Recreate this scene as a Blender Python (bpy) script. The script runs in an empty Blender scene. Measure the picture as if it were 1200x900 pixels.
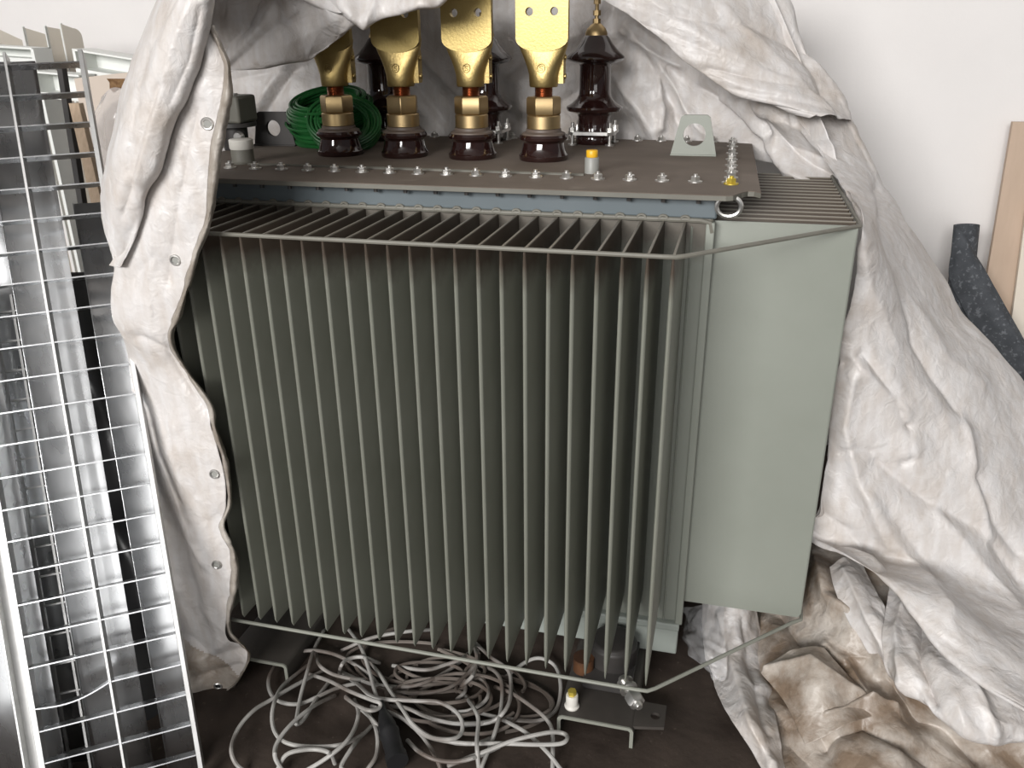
import bpy, bmesh, math, random
import numpy as np
from mathutils import Vector, Matrix, Euler

random.seed(7)
SC = bpy.context.scene
COL = SC.collection
PI = math.pi

# ------------------------------------------------------------------ camera
CAM = np.array([0.9921, -1.4675, 1.3267])
CROT = (1.1761, 0.01, 0.2541)
FPX = 983.1
cam_d = bpy.data.cameras.new('camera')
cam = bpy.data.objects.new('camera', cam_d)
COL.objects.link(cam)
cam.location = CAM
cam.rotation_euler = CROT
cam_d.sensor_width = 36
cam_d.lens = FPX / 1200 * 36
cam_d.clip_start = 0.02
SC.camera = cam
RM = np.array(Euler(CROT, 'XYZ').to_matrix())


def ray(u, v):
    return RM @ np.array([(u - 600) / FPX, -(v - 450) / FPX, -1.0])


def onY(u, v, y):
    d = ray(u, v)
    return CAM + d * (y - CAM[1]) / d[1]


def onX(u, v, x):
    d = ray(u, v)
    return CAM + d * (x - CAM[0]) / d[0]


def onZ(u, v, z):
    d = ray(u, v)
    return CAM + d * (z - CAM[2]) / d[2]


def proj(P):
    q = (np.asarray(P) - CAM) @ RM
    return np.stack([600 + FPX * q[..., 0] / -q[..., 2], 450 - FPX * q[..., 1] / -q[..., 2]], -1)


# ------------------------------------------------------------------ object helpers
def put(name, me, mat=None, parent=None):
    o = bpy.data.objects.new(name, me)
    COL.objects.link(o)
    if mat is not None and not me.materials:
        me.materials.append(mat)
    if parent is not None:
        o.parent = parent
        o.matrix_parent_inverse = Matrix.Identity(4)
        o.location = -world_loc(parent)
    return o


def world_loc(o):
    l = Vector(o.location)
    p = o.parent
    while p is not None:
        l = l + Vector(p.location)
        p = p.parent
    return l


def thing(name, label, cat, loc=(0, 0, 0), group=None):
    o = bpy.data.objects.new(name, None)
    COL.objects.link(o)
    o.empty_display_size = .05
    o.location = loc
    return tag(o, label, cat, group)


def tag(o, label, cat, group=None):
    o['label'] = label
    o['category'] = cat
    if group:
        o['group'] = group
    return o


def structure(o):
    o['kind'] = 'structure'
    return o


class MB:
    """mesh builder: several closed shapes collected in one mesh"""

    def __init__(s):
        s.v = []
        s.f = []
        s.sm = []

    def add(s, vs, fs, smooth=False):
        n = len(s.v)
        s.v += [tuple(float(c) for c in p) for p in vs]
        for f in fs:
            s.f.append(tuple(i + n for i in f))
            s.sm.append(smooth)
        return s

    def box(s, x0, x1, y0, y1, z0, z1, M=None):
        vs = [(x, y, z) for x in (x0, x1) for y in (y0, y1) for z in (z0, z1)]
        if M is not None:
            vs = [M @ Vector(p) for p in vs]
        fs = [(0, 1, 3, 2), (4, 6, 7, 5), (0, 4, 5, 1), (2, 3, 7, 6), (0, 2, 6, 4), (1, 5, 7, 3)]
        return s.add(vs, fs)

    def obox(s, O, a, b, c):
        """box from corner O along the edge vectors a, b, c"""
        O, a, b, c = [np.asarray(q, float) for q in (O, a, b, c)]
        vs = [O + i * a + j * b + k * c for i in (0, 1) for j in (0, 1) for k in (0, 1)]
        fs = [(0, 1, 3, 2), (4, 6, 7, 5), (0, 4, 5, 1), (2, 3, 7, 6), (0, 2, 6, 4), (1, 5, 7, 3)]
        return s.add(vs, fs)

    def hexa(s, q, thick):
        """slab: quad q (4 points) pushed by vector thick"""
        q = [np.asarray(p, float) for p in q]
        t = np.asarray(thick, float)
        vs = q + [p + t for p in q]
        fs = [(0, 1, 2, 3), (7, 6, 5, 4), (0, 4, 5, 1), (1, 5, 6, 2), (2, 6, 7, 3), (3, 7, 4, 0)]
        return s.add(vs, fs)

    def lathe(s, prof, c=(0, 0, 0), n=40, M=None, smooth=True, seg=None):
        """prof: list of (r, z)"""
        vs = []
        for r, z in prof:
            for k in range(n):
                a = 2 * PI * k / n
                p = Vector((r * math.cos(a), r * math.sin(a), z))
                if M is not None:
                    p = M @ p
                vs.append((p.x + c[0], p.y + c[1], p.z + c[2]))
        fs = []
        m = len(prof)
        for i in range(m - 1):
            for k in range(n):
                k2 = (k + 1) % n
                fs.append((i * n + k, i * n + k2, (i + 1) * n + k2, (i + 1) * n + k))
        s.add(vs, fs, smooth)
        base = len(s.v) - len(vs)
        s.f.append(tuple(base + k for k in range(n - 1, -1, -1)))
        s.sm.append(False)
        s.f.append(tuple(base + (m - 1) * n + k for k in range(n)))
        s.sm.append(False)
        return s

    def tube(s, pts, r, n=8, closed=False, smooth=True):
        P = [Vector(p) for p in pts]
        m = len(P)
        T = []
        for i in range(m):
            a = P[i - 1] if (i > 0 or closed) else P[i]
            b = P[(i + 1) % m] if (i < m - 1 or closed) else P[i]
            t = (b - a)
            if t.length < 1e-9:
                t = Vector((0, 0, 1))
            T.append(t.normalized())
        up = Vector((0, 0, 1)) if abs(T[0].z) < .9 else Vector((1, 0, 0))
        N = (up - T[0] * up.dot(T[0])).normalized()
        vs = []
        for i in range(m):
            N = (N - T[i] * N.dot(T[i]))
            if N.length < 1e-6:
                N = T[i].orthogonal()
            N.normalize()
            B = T[i].cross(N)
            rr = r[i] if isinstance(r, (list, tuple)) else r
            for k in range(n):
                a = 2 * PI * k / n
                vs.append(P[i] + N * (rr * math.cos(a)) + B * (rr * math.sin(a)))
        fs = []
        for i in range(m if closed else m - 1):
            j = (i + 1) % m
            for k in range(n):
                k2 = (k + 1) % n
                fs.append((i * n + k, i * n + k2, j * n + k2, j * n + k))
        s.add(vs, fs, smooth)
        if not closed:
            base = len(s.v) - len(vs)
            s.f.append(tuple(base + k for k in range(n - 1, -1, -1)))
            s.sm.append(False)
            s.f.append(tuple(base + (m - 1) * n + k for k in range(n)))
            s.sm.append(False)
        return s

    def rings(s, rows, smooth=True, cap=True):
        """loft through closed rings of equal size"""
        n = len(rows[0])
        vs = [p for r in rows for p in r]
        fs = []
        for i in range(len(rows) - 1):
            for k in range(n):
                k2 = (k + 1) % n
                fs.append((i * n + k, i * n + k2, (i + 1) * n + k2, (i + 1) * n + k))
        s.add(vs, fs, smooth)
        if cap:
            base = len(s.v) - len(vs)
            s.f.append(tuple(base + k for k in range(n - 1, -1, -1)))
            s.sm.append(False)
            s.f.append(tuple(base + (len(rows) - 1) * n + k for k in range(n)))
            s.sm.append(False)
        return s

    def grid(s, G, smooth=True, flip=False):
        a, b = G.shape[:2]
        vs = G.reshape(-1, 3)
        fs = []
        for i in range(a - 1):
            for j in range(b - 1):
                f = (i * b + j, i * b + j + 1, (i + 1) * b + j + 1, (i + 1) * b + j)
                fs.append(f[::-1] if flip else f)
        return s.add(vs, fs, smooth)

    def mesh(s, name):
        me = bpy.data.meshes.new(name)
        me.from_pydata(s.v, [], s.f)
        me.polygons.foreach_set('use_smooth', s.sm)
        me.update()
        bm = bmesh.new()
        bm.from_mesh(me)
        if len(bm.faces) < 20000:
            bmesh.ops.recalc_face_normals(bm, faces=bm.faces)
        bm.to_mesh(me)
        bm.free()
        me.set_sharp_from_angle(angle=math.radians(38))
        return me

    def build(s, name, mat, parent=None, bevel=0, segs=2):
        o = put(name, s.mesh(name), mat, parent)
        if bevel:
            b = o.modifiers.new('bevel', 'BEVEL')
            b.width = bevel
            b.segments = segs
            b.limit_method = 'ANGLE'
            b.angle_limit = math.radians(40)
        return o


def plate(outlines, thick, M):
    """extruded 2D shape with holes (outlines: list of closed 2D loops); local z is the thickness; returns verts, faces"""
    cu = bpy.data.curves.new('outline', 'CURVE')
    cu.dimensions = '2D'
    cu.fill_mode = 'BOTH'
    cu.extrude = thick / 2
    for loop in outlines:
        sp = cu.splines.new('POLY')
        sp.points.add(len(loop) - 1)
        for i, (x, y) in enumerate(loop):
            sp.points[i].co = (x, y, 0, 1)
        sp.use_cyclic_u = True
    ob = bpy.data.objects.new('outline', cu)
    COL.objects.link(ob)
    dg = bpy.context.evaluated_depsgraph_get()
    me = bpy.data.meshes.new_from_object(ob.evaluated_get(dg))
    vs = [M @ v.co for v in me.vertices]
    fs = [tuple(p.vertices) for p in me.polygons]
    bpy.data.objects.remove(ob)
    bpy.data.curves.remove(cu)
    bpy.data.meshes.remove(me)
    return vs, fs


def circle(cx, cy, r, n=28):
    return [(cx + r * math.cos(2 * PI * k / n), cy + r * math.sin(2 * PI * k / n)) for k in range(n)]


def copy_tree(o, delta, parent=None):
    c = o.copy()
    COL.objects.link(c)
    if parent is None:
        c.location = Vector(o.location) + Vector(delta)
    else:
        c.parent = parent
    for ch in list(o.children):
        copy_tree(ch, (0, 0, 0), c)
    return c


def smoothline(pts, n=8, closed=False):
    """Catmull-Rom through points"""
    P = [np.asarray(p, float) for p in pts]
    out = []
    m = len(P)
    for i in range(m if closed else m - 1):
        p1, p2 = P[i], P[(i + 1) % m]
        p0 = P[i - 1] if (i > 0 or closed) else 2 * p1 - p2
        p3 = P[(i + 2) % m] if (i + 2 < m or closed) else 2 * p2 - p1
        for k in range(n):
            t = k / n
            out.append(.5 * ((2 * p1) + (-p0 + p2) * t + (2 * p0 - 5 * p1 + 4 * p2 - p3) * t * t + (-p0 + 3 * p1 - 3 * p2 + p3) * t ** 3))
    if not closed:
        out.append(P[-1])
    return out


# ------------------------------------------------------------------ materials
def mat(name, c1, c2=None, rough=.5, metal=0, scale=8, detail=6, bump=0, bscale=60, rough2=None, coord='Object', c3=None, s3=2.0, p3=(.5, .65),
        coat=0, spec=.5, p12=(.35, .7), stretch=None, sss=0):
    m = bpy.data.materials.new(name)
    m.use_nodes = True
    nt = m.node_tree
    b = nt.nodes['Principled BSDF']
    b.inputs['Roughness'].default_value = rough
    b.inputs['Metallic'].default_value = metal
    b.inputs['Specular IOR Level'].default_value = spec
    if coat:
        b.inputs['Coat Weight'].default_value = coat
        b.inputs['Coat Roughness'].default_value = .05
    tc = nt.nodes.new('ShaderNodeTexCoord')
    src = tc.outputs[coord]
    if stretch:
        mp = nt.nodes.new('ShaderNodeMapping')
        mp.inputs['Scale'].default_value = stretch
        nt.links.new(src, mp.inputs['Vector'])
        src = mp.outputs['Vector']

    def noise(sc, det=detail):
        n = nt.nodes.new('ShaderNodeTexNoise')
        n.inputs['Scale'].default_value = sc
        n.inputs['Detail'].default_value = det
        nt.links.new(src, n.inputs['Vector'])
        return n

    def ramp(fac, lo, hi, a, bb):
        r = nt.nodes.new('ShaderNodeValToRGB')
        r.color_ramp.elements[0].position = lo
        r.color_ramp.elements[1].position = hi
        r.color_ramp.elements[0].color = a
        r.color_ramp.elements[1].color = bb
        nt.links.new(fac, r.inputs['Fac'])
        return r
    c1 = tuple(c1) + (1,)
    b.inputs['Base Color'].default_value = c1
    if c2 is not None:
        n = noise(scale)
        r = ramp(n.outputs['Fac'], p12[0], p12[1], c1, tuple(c2) + (1,))
        out = r.outputs['Color']
        if c3 is not None:
            n3 = noise(s3)
            r3 = ramp(n3.outputs['Fac'], p3[0], p3[1], (0, 0, 0, 1), (1, 1, 1, 1))
            mx = nt.nodes.new('ShaderNodeMix')
            mx.data_type = 'RGBA'
            nt.links.new(r3.outputs['Color'], mx.inputs['Factor'])
            nt.links.new(out, mx.inputs['A'])
            mx.inputs['B'].default_value = tuple(c3) + (1,)
            out = mx.outputs['Result']
        nt.links.new(out, b.inputs['Base Color'])
        if rough2 is not None:
            rr = ramp(n.outputs['Fac'], .3, .7, (rough,) * 3 + (1,), (rough2,) * 3 + (1,))
            nt.links.new(rr.outputs['Color'], b.inputs['Roughness'])
    if bump:
        nb = noise(bscale, 5)
        bp = nt.nodes.new('ShaderNodeBump')
        bp.inputs['Strength'].default_value = bump
        bp.inputs['Distance'].default_value = .01
        nt.links.new(nb.outputs['Fac'], bp.inputs['Height'])
        nt.links.new(bp.outputs['Normal'], b.inputs['Normal'])
    return m


M = {}
M['wall'] = mat('wall_paint', (.80, .775, .76), (.77, .745, .73), rough=.9, scale=3, bump=.05, bscale=120)
M['ceil'] = mat('ceiling_grey', (.52, .51, .50), (.56, .55, .54), rough=.9, scale=3)
M['floor'] = mat('oily_floor', (.026, .017, .012), (.050, .035, .026), rough=.7, rough2=.9, scale=9, detail=10, bump=.25, bscale=35, c3=(.10, .078, .062), s3=55, p3=(.66, .74))
M['green'] = mat('grey_green_paint', (.245, .26, .225), (.265, .28, .245), rough=.42, scale=5, bump=.03, bscale=90)
M['fin'] = mat('fin_paint', (.215, .22, .188), (.245, .25, .215), rough=.45, scale=6, bump=.02, bscale=90)
M['band'] = mat('blue_grey_paint', (.105, .13, .142), (.12, .145, .158), rough=.4, scale=5)
M['base'] = mat('pale_green_paint', (.30, .33, .30), (.34, .37, .34), rough=.45, scale=6)
M['lid'] = mat('dusty_lid', (.13, .102, .08), (.175, .142, .115), rough=.75, scale=7, detail=9, c3=(.20, .17, .14), s3=11, p3=(.66, .75))
M['dusty'] = mat('dusty_green', (.13, .125, .105), (.16, .155, .13), rough=.6, scale=9)
M['dustrod'] = mat('dusty_green_paint', (.15, .142, .118), (.185, .178, .15), rough=.55, scale=14)
M['underside'] = mat('oily_underside', (.035, .030, .026), (.06, .052, .045), rough=.6, scale=10)
M['steel'] = mat('zinc_bolts', (.62, .61, .58), (.78, .77, .75), rough=.32, metal=.9, scale=40)
M['galv'] = mat('galvanised_steel', (.50, .51, .52), (.56, .57, .58), rough=.26, rough2=.30, metal=1, scale=30, detail=2, stretch=(1, 1, .2))
M['galv2'] = mat('galvanised_bars', (.60, .60, .59), (.70, .70, .69), rough=.36, metal=.75, scale=30)
M['brass'] = mat('brass', (.36, .275, .11), (.43, .335, .145), rough=.42, rough2=.48, metal=1, scale=14, bump=.06, bscale=160)
M['cast'] = mat('cast_brass', (.40, .30, .125), (.48, .365, .16), rough=.45, metal=1, scale=20, bump=.08, bscale=150)
M['nut'] = mat('brass_nut', (.42, .31, .16), (.50, .37, .20), rough=.42, metal=1, scale=14)
M['copper'] = mat('copper', (.33, .15, .085), (.40, .19, .11), rough=.3, metal=1, scale=30)
M['porc'] = mat('brown_porcelain', (.016, .006, .005), (.024, .009, .008), rough=.10, scale=6, coat=.6)
M['porcd'] = mat('dusty_porcelain', (.10, .075, .06), (.13, .10, .08), rough=.5, scale=14)
M['yellow'] = mat('yellow_cap', (.75, .42, .02), rough=.4)
M['goldz'] = mat('yellow_zinc', (.55, .42, .06), (.7, .55, .1), rough=.4, metal=.6, scale=50)
M['greyp'] = mat('grey_plastic', (.28, .28, .26), rough=.45)
M['whitep'] = mat('white_plastic', (.62, .6, .55), rough=.4)
M['black'] = mat('black_rubber', (.012, .012, .013), rough=.45)
M['dark'] = mat('dark_metal', (.03, .028, .027), (.05, .045, .042), rough=.5, scale=12)
M['rust'] = mat('rusty_cast', (.05, .022, .012), (.11, .045, .015), rough=.6, scale=18)
M['gcable'] = mat('green_cable', (.010, .075, .018), (.014, .10, .024), rough=.35, scale=20)
M['cable'] = mat('grey_cable', (.32, .31, .29), (.42, .41, .39), rough=.5, scale=14, c3=(.13, .105, .09), s3=5, p3=(.47, .62))
M['cabled'] = mat('dark_cable', (.085, .066, .054), (.19, .165, .145), rough=.6, scale=9)
M['beige'] = mat('beige_enamel', (.56, .52, .45), (.60, .555, .485), rough=.5, scale=4)
M['white'] = mat('white_enamel', (.72, .74, .71), (.78, .79, .76), rough=.4, scale=4)
M['wood'] = mat('pale_wood', (.50, .37, .26), (.60, .46, .33), rough=.6, scale=6, stretch=(20, 20, 1))
M['board'] = mat('tan_board', (.48, .36, .27), (.52, .395, .30), rough=.65, scale=5, stretch=(8, 8, 1))
M['cream'] = mat('cream_board', (.70, .63, .53), (.74, .67, .57), rough=.6, scale=5)
M['plaster'] = mat('beige_sheet', (.55, .47, .40), (.60, .52, .45), rough=.7, scale=4)
M['torn'] = mat('torn_core', (.13, .065, .025), (.28, .17, .08), rough=.9, scale=60, bump=.8, bscale=80)
M['mat'] = mat('speckled_rubber', (.05, .055, .063), (.075, .082, .092), rough=.8, scale=25, c3=(.15, .16, .175), s3=85, p3=(.56, .66), bump=.4, bscale=90)
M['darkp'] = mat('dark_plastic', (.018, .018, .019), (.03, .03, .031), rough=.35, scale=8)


def tarp_material(name, base, dirt, lo, hi, rough=.42):
    m = bpy.data.materials.new(name)
    m.use_nodes = True
    nt = m.node_tree
    N, L = nt.nodes, nt.links
    b = N['Principled BSDF']
    tc = N.new('ShaderNodeTexCoord')
    n1 = N.new('ShaderNodeTexNoise')
    n1.inputs['Scale'].default_value = 4.5
    n1.inputs['Detail'].default_value = 8
    n1.inputs['Roughness'].default_value = .62
    L.new(tc.outputs['Object'], n1.inputs['Vector'])
    r = N.new('ShaderNodeValToRGB')
    r.color_ramp.elements[0].position = lo
    r.color_ramp.elements[1].position = hi
    r.color_ramp.elements[0].color = base + (1,)
    r.color_ramp.elements[1].color = dirt + (1,)
    L.new(n1.outputs['Fac'], r.inputs['Fac'])
    # fine streaks of grime
    mp = N.new('ShaderNodeMapping')
    mp.inputs['Scale'].default_value = (30, 30, 7)
    L.new(tc.outputs['Object'], mp.inputs['Vector'])
    n2 = N.new('ShaderNodeTexNoise')
    n2.inputs['Scale'].default_value = 1.4
    n2.inputs['Detail'].default_value = 7
    L.new(mp.outputs['Vector'], n2.inputs['Vector'])
    r2 = N.new('ShaderNodeValToRGB')
    r2.color_ramp.elements[0].position = .35
    r2.color_ramp.elements[1].position = .8
    r2.color_ramp.elements[0].color = (1, 1, 1, 1)
    r2.color_ramp.elements[1].color = (.80, .75, .70, 1)
    L.new(n2.outputs['Fac'], r2.inputs['Fac'])
    mx = N.new('ShaderNodeMix')
    mx.data_type = 'RGBA'
    mx.blend_type = 'MULTIPLY'
    mx.inputs['Factor'].default_value = .9
    L.new(r.outputs['Color'], mx.inputs['A'])
    L.new(r2.outputs['Color'], mx.inputs['B'])
    L.new(mx.outputs['Result'], b.inputs['Base Color'])
    b.inputs['Roughness'].default_value = rough
    b.inputs['Specular IOR Level'].default_value = .45
    # small wrinkles: ridged voronoi + noise
    vo = N.new('ShaderNodeTexVoronoi')
    vo.feature = 'DISTANCE_TO_EDGE'
    vo.inputs['Scale'].default_value = 26
    n3 = N.new('ShaderNodeTexNoise')
    n3.inputs['Scale'].default_value = 12
    n3.inputs['Detail'].default_value = 4
    L.new(tc.outputs['Object'], n3.inputs['Vector'])
    va = N.new('ShaderNodeVectorMath')
    va.operation = 'MULTIPLY_ADD'
    va.inputs[1].default_value = (.12, .12, .12)
    L.new(n3.outputs['Color'], va.inputs[0])
    L.new(tc.outputs['Object'], va.inputs[2])
    L.new(va.outputs['Vector'], vo.inputs['Vector'])
    n4 = N.new('ShaderNodeTexNoise')
    n4.inputs['Scale'].default_value = 34
    n4.inputs['Detail'].default_value = 6
    n4.inputs['Distortion'].default_value = .8
    L.new(tc.outputs['Object'], n4.inputs['Vector'])
    ad = N.new('ShaderNodeMath')
    ad.operation = 'MULTIPLY_ADD'
    ad.inputs[1].default_value = .25
    L.new(vo.outputs['Distance'], ad.inputs[0])
    L.new(n4.outputs['Fac'], ad.inputs[2])
    bp = N.new('ShaderNodeBump')
    bp.inputs['Strength'].default_value = .35
    bp.inputs['Distance'].default_value = .012
    L.new(ad.outputs['Value'], bp.inputs['Height'])
    L.new(bp.outputs['Normal'], b.inputs['Normal'])
    return m


M['tarp'] = tarp_material('white_woven_tarp', (.62, .60, .59), (.47, .42, .375), .52, .74)
M['tarpd'] = tarp_material('muddy_tarp', (.55, .51, .465), (.22, .165, .12), .45, .63, .38)
M['hem'] = tarp_material('grimy_hem', (.50, .47, .43), (.16, .13, .10), .36, .62)

# clear film
mf = bpy.data.materials.new('clear_film')
mf.use_nodes = True
_b = mf.node_tree.nodes['Principled BSDF']
_b.inputs['Base Color'].default_value = (.75, .75, .76, 1)
_b.inputs['Roughness'].default_value = .15
_b.inputs['Alpha'].default_value = .28
M['film'] = mf

# ------------------------------------------------------------------ setting
FZ = -.2
WY = 1.75
structure(MB().box(-4.2, 5.2, WY, WY + .15, FZ, 4.4).build('wall_back', M['wall']))
structure(MB().box(-4.2, 5.2, -9, WY + .15, FZ - .1, FZ).build('floor', M['floor']))
structure(MB().box(-4.2, 5.2, -9, WY + .15, 4.4, 4.5).build('ceiling', M['ceil']))

# ------------------------------------------------------------------ transformer
TX0, TX1 = -.30, .957          # tank walls
TY0, TY1 = .306, 1.09
FH = .9645
PITCH = .045
tr = thing('transformer', 'grey-green oil-filled power transformer with tall vertical cooling fins and brass terminals', 'transformer', ((TX0 + TX1) / 2, .7, FZ))

tank = MB().box(TX0, TX1, TY0, TY1, -.05, .985).build('tank', M['green'], tr, .006)
MB().box(TX0 + .004, TX1 + .006, TY0 - .006, TY1, .972, 1.018).build('tank_collar', M['band'], tr, .004)
b = MB().box(TX0, TX1 - .004, TY0 - .012, TY1, -.142, -.062)
b.box(TX0, TX1 - .002, TY0 - .018, TY1, -.066, -.046)
b.build('tank_base', M['base'], tr, .004)
# corner edge strips and the scalloped weld at the top of the fins
b = MB()
b.box(TX1 - .014, TX1 + .004, TY0 - .010, TY0 + .01, -.05, .966)
b.box(TX1 - .045, TX1 - .04, TY0 - .003, TY0 + .01, -.05, .955)
b.build('corner_strip', M['green'], tr, .003)
b = MB()
pts = []
i = -5
while i <= 20:
    x = i * PITCH
    for dx, dz in ((-.022, .0), (-.012, .001), (-.006, .006), (0, .008), (.006, .006), (.012, .001)):
        pts.append((x + dx, TY0 - .006, FH + .004 + dz * .12))
    i += 1
pts += [(TX1 - .025, TY0 - .006, FH + .004), (TX1 - .006, TY0 - .006, FH), (TX1 - .001, TY0 - .006, FH - .02)]
b.tube(pts, .0055, 8)
for i in range(-5, 21):
    b.tube([(i * PITCH + .009 * math.cos(a), TY0 - .009, FH + .006 + .007 * math.sin(a)) for a in np.linspace(-.3, PI + .3, 9)], .0028, 6)
b.build('weld_bead', M['dustrod'], tr)


def fin_mesh(length, h, th=.0088):
    """one hollow fin: seen from above a flat pocket with a rounded front edge, pinched shut at top and bottom"""
    b = MB()
    rows = []
    for z, k in ((0, .12), (.012, .40), (.045, .95), (.06, 1), (h - .05, 1), (h - .04, .97), (h - .012, .62), (h - .003, .55), (h, .5)):
        t = th / 2 * k
        yo = .006 if z == 0 else 0
        ring = [(-t, length, z), (-t, t * 1.2 + yo, z), (-t * .7, t * .45 + yo, z), (0, yo, z), (t * .7, t * .45 + yo, z), (t, t * 1.2 + yo, z), (t, length, z)]
        rows.append(ring)
    b.rings(rows, smooth=False)
    return b.mesh('fin')


def grime_shade_paint(name, base, base2, grime, ridge):
    """fin paint with a ragged brown band, grime plus painted-in shade, just under the top edge and pale dust on the edge itself"""
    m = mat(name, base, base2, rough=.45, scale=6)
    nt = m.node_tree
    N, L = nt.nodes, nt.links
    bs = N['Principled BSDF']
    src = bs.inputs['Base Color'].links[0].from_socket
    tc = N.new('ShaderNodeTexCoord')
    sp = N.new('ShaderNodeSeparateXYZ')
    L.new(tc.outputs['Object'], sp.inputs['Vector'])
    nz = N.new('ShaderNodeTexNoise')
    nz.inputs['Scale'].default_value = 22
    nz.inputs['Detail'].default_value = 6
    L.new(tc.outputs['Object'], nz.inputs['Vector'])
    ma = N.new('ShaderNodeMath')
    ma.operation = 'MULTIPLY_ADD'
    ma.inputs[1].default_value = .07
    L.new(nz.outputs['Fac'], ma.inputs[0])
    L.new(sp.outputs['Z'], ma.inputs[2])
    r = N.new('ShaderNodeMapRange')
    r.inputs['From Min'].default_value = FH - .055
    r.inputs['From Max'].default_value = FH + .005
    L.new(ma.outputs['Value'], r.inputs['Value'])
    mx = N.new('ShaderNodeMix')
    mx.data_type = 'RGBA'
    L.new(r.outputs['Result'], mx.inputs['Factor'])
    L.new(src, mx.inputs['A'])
    mx.inputs['B'].default_value = grime + (1,)  # band colour holds grime and the shade between the fins
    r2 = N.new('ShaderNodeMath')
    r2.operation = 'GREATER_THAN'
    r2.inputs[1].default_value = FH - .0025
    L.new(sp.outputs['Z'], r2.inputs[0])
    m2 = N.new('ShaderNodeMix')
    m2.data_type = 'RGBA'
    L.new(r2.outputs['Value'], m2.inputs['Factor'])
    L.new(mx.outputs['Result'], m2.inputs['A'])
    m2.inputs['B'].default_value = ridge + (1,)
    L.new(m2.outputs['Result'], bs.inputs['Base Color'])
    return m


M['fing'] = grime_shade_paint('grime_shade_fin_paint', (.20, .205, .17), (.23, .235, .20), (.075, .058, .044), (.22, .20, .165))
tank.data.materials[0] = grime_shade_paint('grimy_tank_paint', (.245, .26, .225), (.265, .28, .245), (.105, .092, .074), (.16, .15, .125))
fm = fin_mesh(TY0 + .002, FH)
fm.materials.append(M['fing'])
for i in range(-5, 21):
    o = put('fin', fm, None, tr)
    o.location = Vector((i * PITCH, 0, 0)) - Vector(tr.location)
XR, YR = 1.242, .331
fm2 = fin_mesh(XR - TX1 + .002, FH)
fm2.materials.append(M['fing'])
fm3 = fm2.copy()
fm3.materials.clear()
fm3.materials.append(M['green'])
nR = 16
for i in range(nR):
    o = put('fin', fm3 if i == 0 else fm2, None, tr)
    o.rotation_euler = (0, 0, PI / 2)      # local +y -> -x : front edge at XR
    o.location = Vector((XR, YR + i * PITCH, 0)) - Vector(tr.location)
# stiffening rods welded along the fin edges, all round the corner
for z in (FH - .001, -.008):
    b = MB()
    pts = [(-5.5 * PITCH, -.001, z), (20 * PITCH - .02, -.001, z), (20 * PITCH + .004, .0, z), (20 * PITCH + .02, .012, z)]
    pts += [(XR - .02, YR - .014, z), (XR + .002, YR + .004, z), (XR + .004, YR + .03, z), (XR + .004, YR + nR * PITCH, z)]
    b.tube(pts, .0045, 8)
    b.build('stiffening_rod', M['dustrod'] if z > .5 else M['fin'], tr)

# lid
LZ = 1.03
out = [(-.42, .25), (.978, .25), (.992, .256), (1.008, .292), (1.020, .312), (1.032, .312), (1.045, .296), (1.030, 1.165), (-.42, 1.165)]
b = MB()
vs, fs = plate([out], .011, Matrix.Translation((0, 0, LZ - .0055)))
b.add(vs, fs)
lid = b.build('lid', M['lid'], tr, .0015, 1)
b = MB()
for (x0, y0), (x1, y1) in zip(out[:6], out[1:7]):
    b.hexa([(x0, y0 - .0015, LZ - .0105), (x1, y1 - .0015, LZ - .0105), (x1, y1 - .0015, LZ - .0012), (x0, y0 - .0015, LZ - .0012)], (0, .0012, 0))
b.build('lid_edge', M['dusty'], lid)
MB().tube([(-.2, .462, LZ + .001), (.1, .455, LZ + .002), (.4, .452, LZ + .001), (.66, .447, LZ + .001)], .004, 6).build('gasket_seam', M['dusty'], lid)


def bolt_mb(h=.011, r=.0105, washer=.0155, tilt=0):
    b = MB()
    b.lathe([(washer, 0), (washer, .0025)], n=20)
    b.lathe([(r * .9, .0025), (r, .004), (r, h), (r * .85, h + .0015)], n=6, smooth=False)
    b.lathe([(r * .45, h), (r * .45, h + .006)], n=10)
    return b


bm_ = bolt_mb().mesh('bolt')
bm_.materials.append(M['steel'])
bm_y = bolt_mb().mesh('bolt')
bm_y.materials.append(M['goldz'])
bolts = []
for k in range(18):
    bolts.append((-.215 + .0703 * k, .403, False))
for k, y in enumerate((.391, .473, .563, .66, .767, .885, 1.034, 1.12)):
    bolts.append((.985 - .01 * k / 7 * .9, y, k == 0))
for k in range(12):
    x = -.28 + .085 * k + (.0 if k else 0)
    bolts.append((x, 1.135, False))
for x in (.7, .77, .845, .92):
    bolts.append((x, 1.14, False))
for x, y, yel in bolts:
    if .62 < x < .69 and y > 1.1:
        continue
    o = put('bolt', bm_y if yel else bm_, None, lid)
    o.location = Vector((x, y, LZ)) - world_loc(lid)
    o.rotation_euler = (0, 0, random.uniform(0, 1))

# bolt ends hanging below the lid's overhang
for k in range(17):
    x = -.2 + .0703 * k
    b = MB().lathe([(.005, LZ - .023), (.005, LZ - .011)], (x, .281, 0), n=8)
    b.build('stud_end', M['dark'], lid)

# lifting eye plates
def lug(px0, px1, y, xa, xb, ztop, wtop, name, material, z0=LZ, hr=.027):
    cx = (xa + xb) / 2
    w = (xb - xa) / 2
    h = ztop - z0
    loop = [(-w, 0), (w, 0), (wtop, h - .006), (wtop - .008, h), (-wtop + .008, h), (-wtop, h - .006)]
    Mx = Matrix.Translation((cx, y, z0)) @ Matrix.Rotation(PI / 2, 4, 'X')
    b = MB()
    vs, fs = plate([loop, circle(0, h * .52, hr)], .012, Mx)
    b.add(vs, fs)
    b.box(cx - w, cx + w, y - .011, y + .011, z0, z0 + .004)
    return b.build(name, material, tr, .001, 1)


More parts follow.
